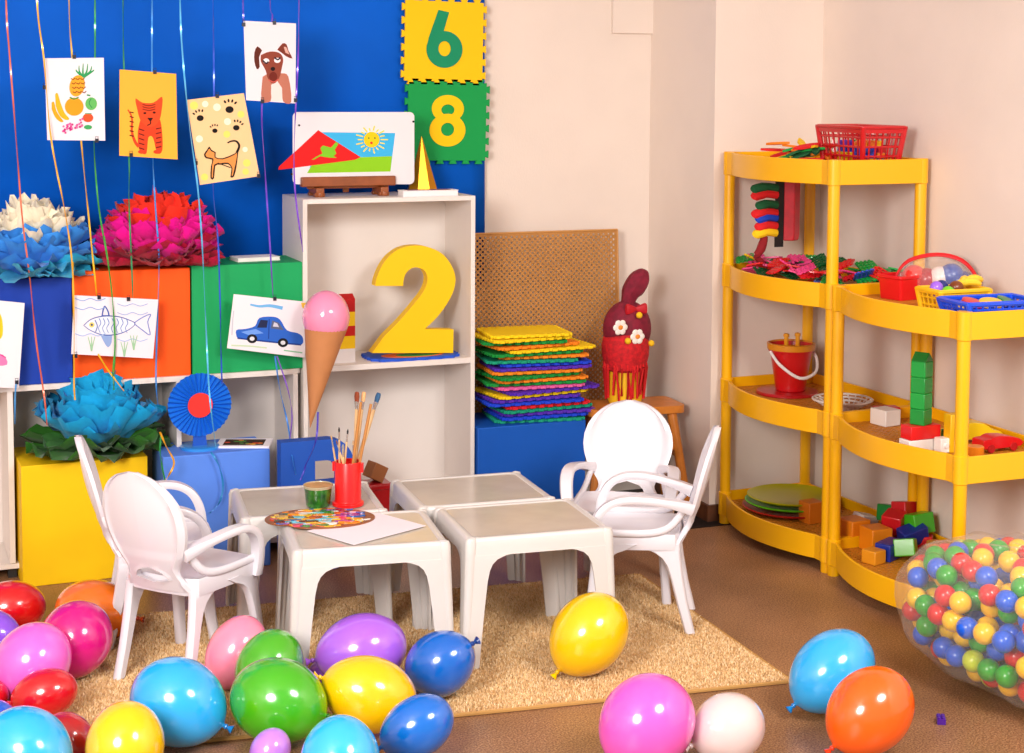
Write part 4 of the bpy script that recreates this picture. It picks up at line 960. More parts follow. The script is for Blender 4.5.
for (dx,dy,dz,r,c_,l) in ((-.085,0,.05,.042,'#e02a22','red'),(-.035,.0,.045,.040,'#b0142a','dark red'),(.012,-.005,.05,.040,'#f0e8e8','white'),(.06,0,.055,.044,'#1c4cae','blue'),(.105,.0,.045,.034,'#2a3a8a','navy blue')):
    p=Vector((cb.x+dx*.9*math.cos(.66),cb.y-dx*.9*math.sin(.66)+dy,cb.z+dz*1.5));blob('toy_ball',l+' toy ball inside the clear bag with red piping','ball',c_,tuple(p),r*1.05)
# --- third tray: bucket on red plates, white bowl
z3=fl(1)
p=P(793,396,z=z3);bk=Vector((3.44,P(793,396,z=z3).y,z3));bk=p
lid('plastic_plate','dark red plastic plate under the red bucket','plate','#b8141c',(p.x+.01,p.y+.06,z3+.001),.125,(0,0,0),.014)
zb_=z3+.015
t=thing('toy_bucket','red toy bucket with a white handle and yellow spades','bucket',(p.x+.015,p.y+.045,zb_));t.scale=(1.1,1.1,1.2)
m=MB();hb=.155;m.lathe([(.001,.002),(.05,.0),(.054,.003),(.076,hb*.86),(.082,hb*.86),(.084,hb*.9),(.083,hb),(.078,hb),(.05,.01),(.001,.01)],36);obj('bucket_body',m,plastic('#cf1418',.3),t)
m=MB();m.lathe([(.079,hb*.9),(.086,hb*.9),(.088,hb+.004),(.080,hb+.006),(.078,hb*.92)],36);obj('yellow_rim',m,plastic('#e0901c',.35),t)
m=MB();m.tube(smoothpath([(-.086,.0,hb*.86),(-.080,-.06,hb*.62),(-.03,-.112,hb*.38),(.04,-.10,hb*.46),(.078,-.05,hb*.68),(.086,0,hb*.88)],5),.0055,8);obj('handle',m,plastic('#f2ece8',.35),t)
for x_ in (-.022,.03):
    m=MB();m.tube([(x_,0,hb*.5),(x_+.002,.005,hb+.035)],.009,8);m.lathe([(.001,0),(.012,.003),(.012,.014),(.001,.018)],12,None,Matrix.Translation((x_+.002,.005,hb+.028)));o=obj('spade_handle',m,plastic('#f2a41c',.35),loc=(t.location.x,t.location.y,t.location.z+.03));tag(o,('left' if x_<0 else 'right')+' one of two yellow spade handles standing in the red bucket','toy spade')
p=P(849,401,z=z3);t=thing('woven_bowl','shallow white woven bowl on the third tray','bowl',(3.50,5.33,z3))
m=MB();
for k in range(22):
    a=2*PI*k/22;m.tube([(.06*math.cos(a),.06*math.sin(a),.004),(.085*math.cos(a+.1),.085*math.sin(a+.1),.02),(.112*math.cos(a+.25),.112*math.sin(a+.25),.034)],.003,5)
for R_,z_ in ((.06,.004),(.08,.016),(.097,.026),(.113,.035)): m.tube([(R_*math.cos(a*PI/16),R_*math.sin(a*PI/16),z_) for a in range(32)],.0042,6,closed=True)
m.lathe([(.001,.0),(.062,.0),(.062,.004),(.001,.004)],24);obj('woven_body',m,mat('wicker_white','#efe6dd',.6),t)
# --- third tray of the lower rack: big blocks
def bb(px,py,k,sx,sy,sz,col,label,rz=0,dz=0,name='toy_block',studs=0,rot=None,dx=0,dy=0,fix=None):
    p=P(px,py,z=fl(k)+dz) if fix is None else Vector(fix)
    sx,sy,sz=sx*1.18,sy*1.18,sz*1.18;dz=dz*1.18
    m=MB();m.box(-sx/2,sx/2,-sy/2,sy/2,0,sz)
    if studs:
        for i in range(studs): m.lathe([(.011,sz),(.011,sz+.007),(.010,sz+.008)],14,None,Matrix.Translation((-sx/2+sx*(i+.5)/studs,0,0)))
    o=obj(name,m,plastic(col,.38),bev=.003,loc=(p.x+dx,p.y+dy,fl(k)+dz),rot=rot if rot else (0,0,rz));tag(o,label,'toy block');return o
p=P(926,453,z=fl(1));g0=p
wb=bb(0,0,1,.115,.05,.034,'#f0eae4','white flat block under the red brick and the green tower',rz=.05,fix=(g0.x+.012,g0.y+.05,0))
w2=bb(0,0,1,.034,.034,.042,'#f3eee8','small white cube block with a round stud, front of the tower',rz=.0,fix=(g0.x+.062,g0.y-.005,0))
m=MB();m.lathe([(.008,0),(.008,.005),(.0075,.006)],14,None,Matrix.Translation((0,-.020,.025))@Matrix.Rotation(PI/2,4,'X'));obj('side_stud',m,plastic('#f3eee8',.38),w2)
rbk=bb(0,0,1,.105,.05,.04,'#e0141c','red brick carrying the green tower',rz=.05,dz=.0345,fix=(g0.x+.012,g0.y+.05,0),studs=0)
for i,(zz,col) in enumerate(((0,'#0c8f34'),(.046,'#0ea03c'),(.092,'#0c9438'),(.138,'#0ea03c'))):
    o=bb(0,0,1,.048,.046,.0458,col,['lowest','second','third','fourth and topmost square'][i]+' green block of the green tower',rz=.45,dz=.075+zz,fix=(g0.x+.012,g0.y+.05,0),name='tower_block')
m=MB();zr=fl(1)+(.075+.184)*1.18
m.add([(-.0285,-.0272,0),(.0285,-.0272,0),(.0285,.0272,0),(-.0285,.0272,0),(0,-.0272,.03),(0,.0272,.03)],[(3,2,1,0),(0,1,4),(2,3,5),(1,2,5,4),(3,0,4,5)])
o=obj('roof_block',m,plastic('#0a7a2c',.38),bev=.002,loc=(g0.x+.012,g0.y+.05,zr),rot=(0,0,.45));tag(o,'green roof shaped block on top of the green tower','toy block')
q=P(890,426,z=fl(1));bb(0,0,1,.062,.07,.05,'#f2ece6','white block at the left of the red brick',rz=.15,fix=(q.x,q.y+.03,0));bb(0,0,1,.075,.045,.04,'#d0181e','red block behind the white block',rz=-.2,fix=(q.x+.06,q.y+.11,0))
q=P(955,446,z=fl(1));bb(0,0,1,.03,.04,.045,'#0c8a3a','small green block between the white cube and the post',fix=(q.x-.01,q.y+.02,0))
m=MB();m.lathe([(.001,0),(.028,0),(.029,.002),(.029,.042),(.027,.044),(.001,.044)],28);q=P(979,449,z=fl(1));o=obj('cylinder_block',m,plastic('#f08a1c',.35),loc=(3.435,4.44,fl(1)));tag(o,'short orange cylinder block at the rack front','toy block')
# yellow toy truck, red toy car
def toycar(name,label,col,loc,rz,L_=.16,cab=True,wheel='#22201e'):
    t=thing(name,label,'toy car',loc,rz)
    prof=[(-L_/2,.015),(L_/2,.015),(L_/2,.038),(L_*.36,.045),(L_*.18,.068 if cab else .052),(-L_*.15,.07 if cab else .056),(-L_*.3,.048),(-L_/2,.045)]
    m=MB();m.prism([sm2(prof+[prof[0]],2)[:-1]],-.03,.03,None,UPR);obj('car_body',m,plastic(col,.3),t,.003)
    for x_ in (-L_*.3,L_*.3):
        for y_ in (-.032,.026):
            m=MB();m.lathe([(.001,0),(.014,0),(.015,.002),(.015,.006),(.014,.008),(.001,.008)],20,None,Matrix.Translation((x_,y_+.007,.0155))@Matrix.Rotation(PI/2,4,'X'));obj('wheel',m,plastic(wheel,.5),t)
    return t
q=P(970,418,z=fl(1));toycar('toy_car','yellow toy car behind the rack post, further back than the red toy car','#f9d31a',(3.585,4.665,fl(1)),-.15,.20,True,'#f0b81a')
q=P(995,444,z=fl(1));toycar('toy_car','red toy car with rounded body at the right end of the third tray','#dd1420',(3.585,4.52,fl(1)),.05,.16,False,'#b8101a')
q=P(953,418,z=fl(1));bb(0,0,1,.05,.035,.11,'#e8b40e','upright yellow block behind the rack post',fix=(3.44,4.56,0))
q=P(1018,436,z=fl(1));bb(0,0,1,.03,.03,.035,'#f0e6e2','small white block right of the red toy car',fix=(3.66,4.41,0))
# --- bottom trays
z4=fl(0)
q=P(793,498,z=z4+.01)
pc=Vector((3.455,5.63))
for k,(R_,col,l) in enumerate(((.192,'#b8141e','dark red dish, lowest of the stacked dishes'),(.182,'#5ec41c','bright green dish, middle of the stacked dishes'),(.174,'#b9b40c','olive yellow dish, topmost of the stacked dishes'))):
    m=MB();m.lathe([(.001,.001),(R_*.7,0),(R_*.95,.014),(R_,.018),(R_+.003,.022),(R_-.003,.024),(R_*.92,.018),(R_*.7,.006),(.001,.006)],44)
    o=obj('plastic_dish',m,plastic(col,.3),loc=(pc.x+.01,pc.y,z4+.022*k));tag(o,l,'dish','stacked dishes on the bottom tray')
bb(811,524,0,.062,.06,.07,'#e07a18','orange cube block beside the rack post, right of the dishes',rz=.1,dx=.02,dy=.03)
BL=[(852,545,.07,.07,.075,'#f08a14','orange cube block at the left of the block heap',.1,0),(874,552,.07,.07,.07,'#f28c12','orange cube block touching the left orange cube',.0,0),
(862,527,.09,.04,.03,'#f0e6dc','white flat block behind the orange cubes',.4,.03),(893,535,.06,.06,.06,'#d41a22','red block in the middle of the block heap',.6,.04),(888,560,.09,.05,.05,'#15309a','dark blue block at the front of the heap',.5,0),
(905,560,.06,.06,.05,'#5ab41e','lime triangular looking block at the front of the heap',.8,.01),(912,545,.08,.05,.05,'#122c8c','dark blue block in the middle of the heap',-.1,.02),(935,535,.075,.05,.06,'#44b81c','bright green rounded block beside the post',.1,.045),
(914,522,.07,.05,.055,'#c8141e','tilted red block at the top of the heap',.4,.07),(925,550,.05,.05,.04,'#d8181e','small red block low in the heap',.9,0),(900,523,.05,.06,.05,'#16802c','dark green block at the back of the heap',.3,.04),(872,565,.05,.05,.04,'#e8981e','small orange block at the tray rim',.3,0),
(985,533,.085,.05,.04,'#14308c','dark blue block right of the rack post',.1,0),(970,528,.06,.05,.05,'#b8141e','red block right of the rack post',.0,0)]
for px,py,sx,sy,sz,col,l,rz,dz in BL:
    sx,sy,sz=sx*1.25,sy*1.25,sz*1.25;p=P(px,py,z=z4+dz);x_=min(max(p.x+.02,3.24),3.64);y_=p.y+.02
    m=MB();m.box(-sx/2,sx/2,-sy/2,sy/2,0,sz);o=obj('toy_block',m,plastic(col,.38),bev=.004,loc=(x_,y_,z4+dz+(.006 if dz else 0)),rot=(rnd.uniform(-.3,.3) if dz else 0,rnd.uniform(-.3,.3) if dz else 0,rz));tag(o,l,'toy block')
for px,py,col,l,dz in ((905,545,'#3aa82a','green half round block in the heap',.05),(922,503,'#e8841c','large orange cylinder block behind the heap',.0)):
    m=MB();R_=.035;m.lathe([(.001,0),(R_-.002,0),(R_,.002),(R_,.05),(R_-.002,.052),(.001,.052)],28);o=obj('cylinder_block',m,plastic(col,.35),loc=(3.40 if dz else 3.60,4.62 if dz else 4.86,z4+dz+.01),rot=(1.2 if dz else 0,.2 if dz else 0,0));tag(o,l,'toy block')
# ------------------------------------------------------------------ pegboard
pA=P(477,233,y=6.40);pB=P(617,231,y=6.40)
W_=pB.x-pA.x+.10;Hh=pA.z-PLZ+.005
t=thing('perforated_panel','tan perforated hardboard panel leaning on the wall behind the foam mats','panel',(pA.x-.10,6.405-.0,PLZ),0)
s_=.0118;nx_=int(W_/s_);nz_=int(Hh/s_);m=MB();vs={};V=[];Fc=[]
def gv(x,z):
    k=(round(x,5),round(z,5))
    if k not in vs: vs[k]=len(V);V.append((x,0,z))
    return vs[k]
lean=.05/Hh
for i in range(nx_):
    for j in range(nz_):
        x_,z_=i*s_,j*s_;c4=[(x_,z_),(x_+s_,z_),(x_+s_,z_+s_),(x_,z_+s_)]
        if (i+j)%2==0 and 0<i<nx_-1 and 0<j<nz_-1:
            h=.0044;cx_,cy_=x_+s_/2,z_+s_/2;inn=[(cx_-h,cy_-h),(cx_+h,cy_-h),(cx_+h,cy_+h),(cx_-h,cy_+h)]
            for k in range(4):
                a,b=c4[k],c4[(k+1)%4];c_,d_=inn[(k+1)%4],inn[k];Fc.append([gv(*a),gv(*b),gv(*c_),gv(*d_)])
        else: Fc.append([gv(*c) for c in c4])
m.add([(x,-.05+lean*z*.85,z) for x,y,z in V],Fc)
o=obj('perforated_board',m,mat('hardboard','#b97f3c',.6,noise=.1,nscale=12),t,smooth=False);sd=o.modifiers.new('s','SOLIDIFY');sd.thickness=.003
m=MB();fz=nz_*s_;fx=nx_*s_
for a,b in (((0,0),(0,fz)),((fx,0),(fx,fz)),((0,fz),(fx,fz))):
    m.tube([(a[0],-.05+lean*a[1]*.85,a[1]),(b[0],-.05+lean*b[1]*.85,b[1])],.004,6)
obj('panel_edge',m,mat('hardboard_edge','#c98f4c',.55),t)
# ------------------------------------------------------------------ stack of foam mats
MC=['teal','blue','purple','teal','red','blue','purple','yellow','purple','pink','green','orange','green','orange','purple','blue','teal','orange','green','yellow','orange','green','yellow','yellow']
HX={'teal':'#0f9c78','blue':'#1a44d8','purple':'#5a2cb8','red':'#dd1c2c','yellow':'#fad410','pink':'#e860a4','green':'#12943c','orange':'#f58a1c'}
cxm=(PLX0+PLX1)/2+.065;zz=PLZ+.0008
for i,cn in enumerate(MC):
    hw2=rnd.uniform(.175,.20) if i<21 else rnd.uniform(.15,.17)
    m=MB();m.prism([jigsaw(-hw2,hw2,-.115,.115,9,.012)],0,.0115)
    if i in (4,8): m.prism([circ(.05,-.05,.05,.03,20)],.0114,.0122)
    off=rnd.uniform(-.04,.03) if i<21 else -.06+rnd.uniform(-.01,.01)
    tl=rnd.uniform(-.006,.006)
    o=obj('foam_mat',m,mat('foam_'+HX[cn],HX[cn],.7,spec=.3),bev=.001,seg=1,loc=(cxm+off,6.20+rnd.uniform(-.012,.012),zz),rot=(0,tl,rnd.uniform(-.16,.16)))
    o_n=['lowest','second','third','fourth','fifth','sixth','seventh','eighth','ninth','tenth','eleventh','twelfth','thirteenth','fourteenth','fifteenth','sixteenth','seventeenth','eighteenth','nineteenth','twentieth','twenty-first','third from the top','second from the top','topmost'][i]
    tag(o,'%s foam puzzle mat, %s of the stack on the blue box'%(cn,o_n if i>20 or i==0 else o_n+' from the bottom'),'foam mat','foam puzzle mats stacked on the blue box')
    zz+=.0152
# ------------------------------------------------------------------ cloth doll on the stool
kx=6.35/F
dp=P(627,396,y=6.12);t=thing('cloth_doll','red cloth doll with white flowers sitting on the wooden stool','doll',(dp.x,6.14,SEATZ))
def dz(py): return P(627,py,y=6.12).z-SEATZ
def dx(px): return P(px,340,y=6.12).x-dp.x
rd=mat('doll_red','#d81420',.8,noise=.4,nscale=60,bump=.5,bscale=90);mr=mat('doll_maroon','#8a1030',.75,noise=.35,nscale=40,bump=.4,bscale=60)
ye=mat('doll_yellow','#f6c414',.7);wh=mat('doll_white','#f8efe6',.7);orr=mat('doll_orange','#f09030',.7)
hd=dz(300)
m=MB();m.lathe([(.001,.0),(.066,.0),(.072,.02),(.072,hd*.25),(.07,hd*.35),(.001,hd*.36)],32,None,Matrix.Translation((.0,0,0)));obj('striped_base',m,ye,t)
m=MB();
for k in range(40):
    a=2*PI*k/40+rnd.uniform(-.05,.05);r1=.083;z1=hd*.55;z0=rnd.uniform(.012,.07);a2=a+rnd.uniform(-.35,.35)
    m.tube([(.075*math.cos(a),.075*math.sin(a),z1),(.090*math.cos((a+a2)/2),.090*math.sin((a+a2)/2),(z1+z0)/2+.02),(.078*math.cos(a2),.078*math.sin(a2),z0)],.0055,5)
obj('yarn_fringe',m,mat('yarn_red','#d8141a',.8),t)
m=MB();m.lathe([(.05,hd*.28),(.085,hd*.34),(.098,hd*.46),(.1,hd*.56),(.09,hd*.68),(.06,hd*.76),(.001,hd*.78)],32);obj('body',m,rd,t)
m=MB();m.ball((dx(629),0,hd*.72),(.103,.09,hd*.27),seg=32,rings=20);obj('head_wrap',m,mr,t)
m=MB();pt=smoothpath([(dx(628),0,hd*.90),(dx(632),0,hd*1.05),(dx(637),0,dz(287)),(dx(643),0,dz(277)),(dx(646),0,dz(271))],4)
m.tube(pt,[.03,.032,.035,.04,.046,.05,.053,.055,.056,.056,.055,.052,.047,.04,.033,.026,.016][:len(pt)],7,flat=.8)
obj('topknot',m,mr,t)
for sx_,px in ((-1,621),(1,641)):
    m=MB();bx_=dx(px);m.loft([[(dx(631)+ (bx_-dx(631))*u,-.055+.012*math.cos(a*PI/4)*w_-.01,dz(308)+w_*.022*math.sin(a*PI/4)) for a in range(8)] for u,w_ in ((0,.35),(.4,.8),(.8,1.1),(1,1.0),(1.05,.6))]);obj('bow_loop',m,mat('bow_red','#c01024',.5),t)
for px,py in ((612,324),(629,334)):
    m=MB();cxx,czz=dx(px),dz(py)
    for k in range(6):
        a=2*PI*k/6;m.ball((cxx+.014*math.cos(a),-.097,czz+.014*math.sin(a)),(.0105,.004,.0105),seg=8,rings=6)
    m.ball((cxx,-.101,czz),(.006,.004,.006),orr,seg=8,rings=6);m.mats=[wh,orr] if False else m.mats
    obj('flower',m,None,t) if False else None
    f1=MB()
    for k in range(6):
        a=2*PI*k/6;f1.ball((cxx+.019*math.cos(a),-.099,czz+.019*math.sin(a)),(.014,.004,.014),wh,seg=8,rings=6)
    f1.ball((cxx,-.101,czz),(.012,.005,.010),orr,seg=8,rings=6);obj('flower',f1,None,t)
for px,py in ((631,313),(620,338),(647,343)):
    m=MB();m.ball((dx(px),-.095 if px!=647 else -.06,dz(py)),.0135,seg=12,rings=8);obj('yellow_pompom',m,ye,t)
# ------------------------------------------------------------------ things on the play tables
TT=RZ+.4
cp_=P(351,507,z=TT);cp_=Vector((cp_.x,cp_.y+.035,TT))
t=thing('brush_cup','bright red plastic cup full of paint brushes on the rear left table','cup',tuple(cp_),math.radians(20))
hc_=.145;m=MB();m.lathe([(.001,.004),(.048,.004),(.052,0),(.052,.010),(.045,.013),(.0435,.02),(.0435,hc_-.002),(.0425,hc_),(.040,hc_),(.039,.012),(.001,.010)],36)
for a in (-.9,2.2): m.box(.040,.052,-.006,.006,hc_-.035,hc_-.004,None,Matrix.Rotation(a,4,'Z'))
obj('cup_body',m,plastic('#ee1416',.3),t,.0008)
rnd=random.Random(9)
wdm=mat('brush_wood','#e9c08a',.45,coat=.3,noise=.15,nscale=25);fer=mat('brush_ferrule','#d8d4d0',.25,metal=.9)
BR_=[(357,392,.0048,'#8a3c1c','broad reddish brush',1),(364,392,.0048,'#e8b078','broad tan brush',1),(379,393,.0055,'#2f5a82','broad brush with blue bristles',1),(331,435,.0026,'#caa06a','thin pale brush, leftmost',0),(339,427,.0028,'#181416','thin black tipped brush',0),(348,429,.0028,'#181416','thin black tipped brush beside the broad reddish one',0),(343,444,.003,'#8a8480','short grey brush',0),(361,402,.004,'#b87a3a','long plain handle',2),(371,404,.004,'#a86e34','long plain handle beside the blue brush',2),(336,440,.0025,'#7a4a2a','thin brown brush',0),(353,440,.003,'#d8b890','short pale brush',0)]
for i,(px,py,r,col,l,kind) in enumerate(BR_):
    a=2*PI*i/len(BR_)+.4;b0=cp_+Vector((.026*math.cos(a),.026*math.sin(a),.012))
    tp_=P(px,py,y=cp_.y+.02*math.sin(a)+.005);dirv=(tp_-b0);L_=dirv.length;
    r*=1.35
    t=thing('paint_brush',l+' standing in the red cup','paint brush',tuple(b0),0,'brushes in the red cup',rot=dirv.to_track_quat('Z','Y').to_euler())
    hl=L_-(.030 if kind==1 else .016 if kind==0 else 0)-(.026 if kind!=2 else 0)
    m=MB();m.lathe([(.001,0),(r*.6,.004),(r*.8,hl*.4),(r,hl*.75),(r*.85,hl)],12);obj('handle',m,wdm if kind!=2 else mat('brush_wood2',col,.5),t)
    if kind!=2:
        m=MB();fw_=r*(1.5 if kind==1 else .95);m.lathe([(r*.86,hl-.002),(r*1.0,hl+.004),(fw_,hl+.026)],14,None,Matrix.Diagonal((1,.7,1,1)));obj('ferrule',m,fer,t)
        bl=L_-hl-.026;m=MB();m.lathe([(fw_*.98,hl+.024),(fw_*1.25,hl+.026+bl*.5),(fw_*(1.05 if kind==1 else .5),hl+.026+bl*.9),(fw_*(.8 if kind==1 else .1),L_)],14,None,Matrix.Diagonal((1,.6,1,1)));obj('bristles',m,mat('bristle_'+col,col,.8),t)
jp=P(321,508,z=TT);t=thing('paint_jar','round clear jar with dark green paint and a tan rim beside the red cup','jar',(jp.x,jp.y+.035,TT))
m=MB();m.lathe([(.001,.002),(.038,.001),(.040,.004),(.0425,.030),(.0455,.060),(.001,.060)],36);obj('green_paint',m,mat('green_paint','#12451a',.25,coat=.6,noise=.6,nscale=40,col2='#2f7a20'),t)
m=MB();m.lathe([(.0462,.0605),(.0465,.062),(.0475,.066),(.049,.067),(.049,.070),(.0475,.070),(.0463,.0665),(.0460,.0605)],36,closed=True);obj('jar_rim',m,mat('jar_rim','#b7ab8a',.2,coat=.4),t)
m=MB();m.lathe([(.001,.0655),(.0462,.0655),(.0462,.0675),(.001,.0675)],36);obj('tan_lid',m,mat('jar_lid','#c79a62',.5,noise=.2,nscale=30),t)
# palette
zt_=TT+.002
pc_=P(320,519,z=zt_);pl_=P(266,519,z=zt_);pr__=P(376,516,z=zt_);pf=P(320,529,z=zt_);pbk=P(320,509,z=zt_)
ang=math.atan2(pr__.y-pl_.y,pr__.x-pl_.x);ra=(pr__-pl_).length/2;rb2=(pf-pbk).length/2
t=thing('paint_palette','oval wooden palette covered in wet mixed paint, lying across the two left tables','palette',(pc_.x,pc_.y,zt_),ang)
oo=[]
for i in range(48):
    a=2*PI*i/48;k=1-.16*math.exp(-((a-4.0)/.22)**2);oo.append((ra*math.cos(a)*k,rb2*math.sin(a)*k))
m=MB();m.prism([oo,circ(ra*.78,rb2*.1,.012,.010,16)],0,.004);obj('palette_board',m,mat('palette_wood','#8a4a20',.45,coat=.3),t,.0006)
m=MB();pal=['#c23a1c','#e8861c','#f0c030','#2f8a34','#1d5ca8','#4a2a7a','#8a4aa8','#f0ece6','#7ac8e0','#5a2014','#e04a6a','#16301c','#d86a2a','#c89a3a']
k=0
for i in range(210):
    a=rnd.uniform(0,2*PI);rr=math.sqrt(rnd.uniform(0,1))*.9;x_,y_=ra*rr*math.cos(a),rb2*rr*math.sin(a)
    if abs(x_-ra*.78)<.02 and abs(y_)<.03: continue
    u=x_/ra
    c_=rnd.choice(pal if rnd.random()<.4 else (pal[0:3]+pal[9:10] if u<-.4 else pal[5:8]+pal[4:5] if u>.2 and y_>0 else pal[3:4]+pal[1:3]+pal[7:9]))
    w_=rnd.uniform(.006,.020);bl=[]
    ph=rnd.uniform(0,6)
    for q in range(10):
        aa=2*PI*q/10;r_=w_*(1+.35*math.sin(2*aa+ph)+.2*math.sin(3*aa));bl.append((x_+r_*1.3*math.cos(aa),y_+r_*.6*math.sin(aa)))
    if any((bx/ra)**2+(by/rb2)**2>.94 for bx,by in bl): continue
    k+=1;m.prism([bl],.0038,.0044+.00002*k,mat('wet_paint_'+c_,c_,.2,coat=.7),back=False)
obj('wet_paint',m,None,t,smooth=False)
# sheet of paper
zt2=TT+.0012
q=[P(311,531,z=zt2),P(350,545,z=zt2),P(433,525,z=zt2),P(372,514,z=zt2)]
# fit a true rectangle to those corners
c_=(q[0]+q[1]+q[2]+q[3])/4;e1=((q[2]-q[1])+(q[3]-q[0]))/2;e2=((q[0]-q[1])+(q[3]-q[2]))/2
an=math.atan2(e1.y,e1.x);l1=e1.length/2;l2=abs(e2.x*-math.sin(an)+e2.y*math.cos(an))/2
m=MB();m.box(-l1,l1,-l2,l2,0,.0012);ps=obj('paper_sheet',m,paper('#efe4ea'),loc=(c_.x,c_.y,zt2-.0004),rot=(0,0,an),smooth=False);tag(ps,'blank white sheet of paper on the front left table beside the palette','paper')
# ------------------------------------------------------------------ rug
A_=P(792,680,z=.01);B_=P(640,574,z=.01);L1=P(230,737,z=.01)
dfr=(L1-A_).normalized();C0=A_+dfr*2.75;D0=B_+(C0-A_)+Vector((0,.0,0))
A_,B_,C0,D0=[Vector((p.x,p.y)) for p in (A_,B_,C0,D0)]
org=A_.copy()
rug=thing('shag_rug','sandy beige shag rug under the play tables','rug',(org.x,org.y,0))
a_,b_,c3,d_=Vector((0,0)),B_-org,D0-org,C0-org
m=MB();m.loft([[(p.x,p.y,z) for p in (a_,b_,c3,d_)] for z in (.002,.009)]);obj('rug_base',m,mat('rug_base','#dcb27a',.9,noise=.3,nscale=90),rug,smooth=False)
m=MB();pts=[a_,b_,c3,d_,a_]
for i in range(4): m.tube([(pts[i].x,pts[i].y,.006),(pts[i+1].x,pts[i+1].y,.006)],.006,6)
obj('bound_edge',m,mat('rug_edge','#b88a4c',.85),rug)
rnd=random.Random(21);V=[];Fq=[];MI=[]
N_T=170000
for i in range(N_T):
    u,v=rnd.random(),rnd.random();u=.004+u*.992;v=.006+v*.988
    # only the part of the rug the photo could show needs dense pile
    p=a_*(1-u)*(1-v)+b_*(1-u)*v+c3*u*v+d_*u*(1-v)
    an=rnd.uniform(0,6.283);h_=rnd.uniform(.007,.012);w_=rnd.uniform(.0012,.0019);lx,ly=rnd.gauss(0,.0045),rnd.gauss(0,.0045)
    ca,sa=math.cos(an)*w_,math.sin(an)*w_;k=len(V)
    V+=[(p.x-ca,p.y-sa,.007),(p.x+ca,p.y+sa,.007),(p.x+ca*.9+lx*.5,p.y+sa*.9+ly*.5,.007+h_*.7),(p.x-ca*.9+lx*.5,p.y-sa*.9+ly*.5,.007+h_*.7),(p.x+lx,p.y+ly,.007+h_)]
    Fq+=[(k,k+1,k+2,k+3),(k+3,k+2,k+4)];c_=rnd.choice((0,0,1,2));MI+=[c_,c_]
me=bpy.data.meshes.new('rug_pile');me.from_pydata(V,[],Fq)
for nm,cc in (('pile_a','#f0cc98'),('pile_b','#deb57e'),('pile_c','#fae0b6')): me.materials.append(mat(nm,cc,.8,spec=.2))
me.polygons.foreach_set('material_index',MI);me.update()
pile=bpy.data.objects.new('rug_pile',me);COL.objects.link(pile);pile.parent=rug;pile['kind']='stuff'
# ------------------------------------------------------------------ balloons
BM={}
def bmat(col,sss=.12):
    if col not in BM: BM[col]=mat('balloon_'+col,col,.2,coat=.9,coatr=.1,sss=sss,spec=.6)
    return BM[col]
def balloon(label,cx_,cy_,ra_,rb_,ang_,col,depth=0,knot=1,kcol=None,zoff=0,tw=.0):
    """ra_,rb_ long and short radii in px; ang_ direction (deg, image, up positive) from the knot to the crown; depth tilts the crown away"""
    zf_=.014 if zoff==0 else zoff
    th=math.radians(ang_);ax=(RT*math.cos(th)+UP*math.sin(th)+FW*depth).normalized()
    c0=P(cx_,cy_,z=.12)
    for it in range(4):
        dist=(c0-Vector((0,0,H))).dot(FW);s_=dist/F;ra=ra_*s_;rb=rb_*s_
        if abs(depth)>0:
            ca=max(.35,math.sqrt(max(0,1-ax.dot(FW)**2)));ra=max(rb*1.02,math.sqrt(max(ra*ra-(rb*(1-ca*ca)**.5)**2,0))/ca if ca>.2 else ra);ra=min(ra,rb*1.3)
        hz_=math.sqrt((ra*ax.z)**2+(rb**2)*(1-ax.z**2));c0=P(cx_,cy_,z=hz_+zf_)
    up_=ax;qt=ax.to_track_quat('Z','Y')
    t=thing('balloon',label,'balloon',tuple(c0),0,'party balloons on the floor',rot=qt.to_euler())
    m=MB();prof=[]
    for i in range(29):
        a=PI*i/28;z_=-math.cos(a);r_=math.sin(a)
        # slightly pointed towards the knot
        zz_=z_*ra if z_>0 else z_*ra*1.04
        k=1-.10*max(0,-z_)**2
        prof.append((max(r_*rb*k,.0006),zz_))
    prof[0]=(.007,-ra*1.045);prof.insert(0,(.0045,-ra*1.075))
    m.lathe(prof,40);obj('balloon_skin',m,bmat(col),t,angle=80)
    if knot:
        m=MB();kz=-ra*1.07;m.lathe([(.0045,kz+.002),(.0075,kz-.003),(.0075,kz-.007),(.004,kz-.010),(.008,kz-.016),(.013,kz-.024),(.0115,kz-.024),(.003,kz-.013)],14)
        obj('knot',m,bmat(kcol or col),t)
    return t
G_=lambda *a,**k: balloon(*a,**k)
G_('bright red balloon at the far left beside the yellow box',10,608,40,27,0,'#dc0c14',.3)
G_('amber orange balloon touching the left chair, behind the magenta one',95,611,50,31,172,'#ee7612',.1,kcol='#8a2a0c')
G_('small violet balloon cut by the left edge of the photo',-8,634,29,24,170,'#8a50e0',.2)
G_('deep magenta balloon behind the orchid pink one',76,639,38,36,75,'#d2087c',.5)
G_('orchid pink balloon at the left, half in front of the magenta one',32,662,40,37,50,'#ee66cc',.4)
G_('small glossy red balloon between the orchid pink and light blue ones',45,694,33,25,12,'#cc0c1c',.2)
G_('small red balloon cut by the left edge of the photo',-14,697,22,19,0,'#d01020',.2)
G_('small dark red balloon half hidden behind the yellow and light blue ones',68,738,28,24,150,'#b80c18',.2)
G_('deep blue balloon peeping above the light blue one at the left edge',-8,722,25,22,0,'#0c55c8',.2)
G_('large light blue balloon in the bottom left corner',26,752,48,43,150,'#26aaea',.3)
G_('round yellow balloon at the bottom left, in front of the dark red one',125,746,43,39,90,'#f8c000',.5)
G_('light blue balloon in front of the left chair legs',178,702,49,43,155,'#22a6ea',.1,kcol='#1678c4')
G_('pale pink balloon behind the two green ones',236,652,38,29,62,'#f78aa8',.25,kcol='#e8486c')
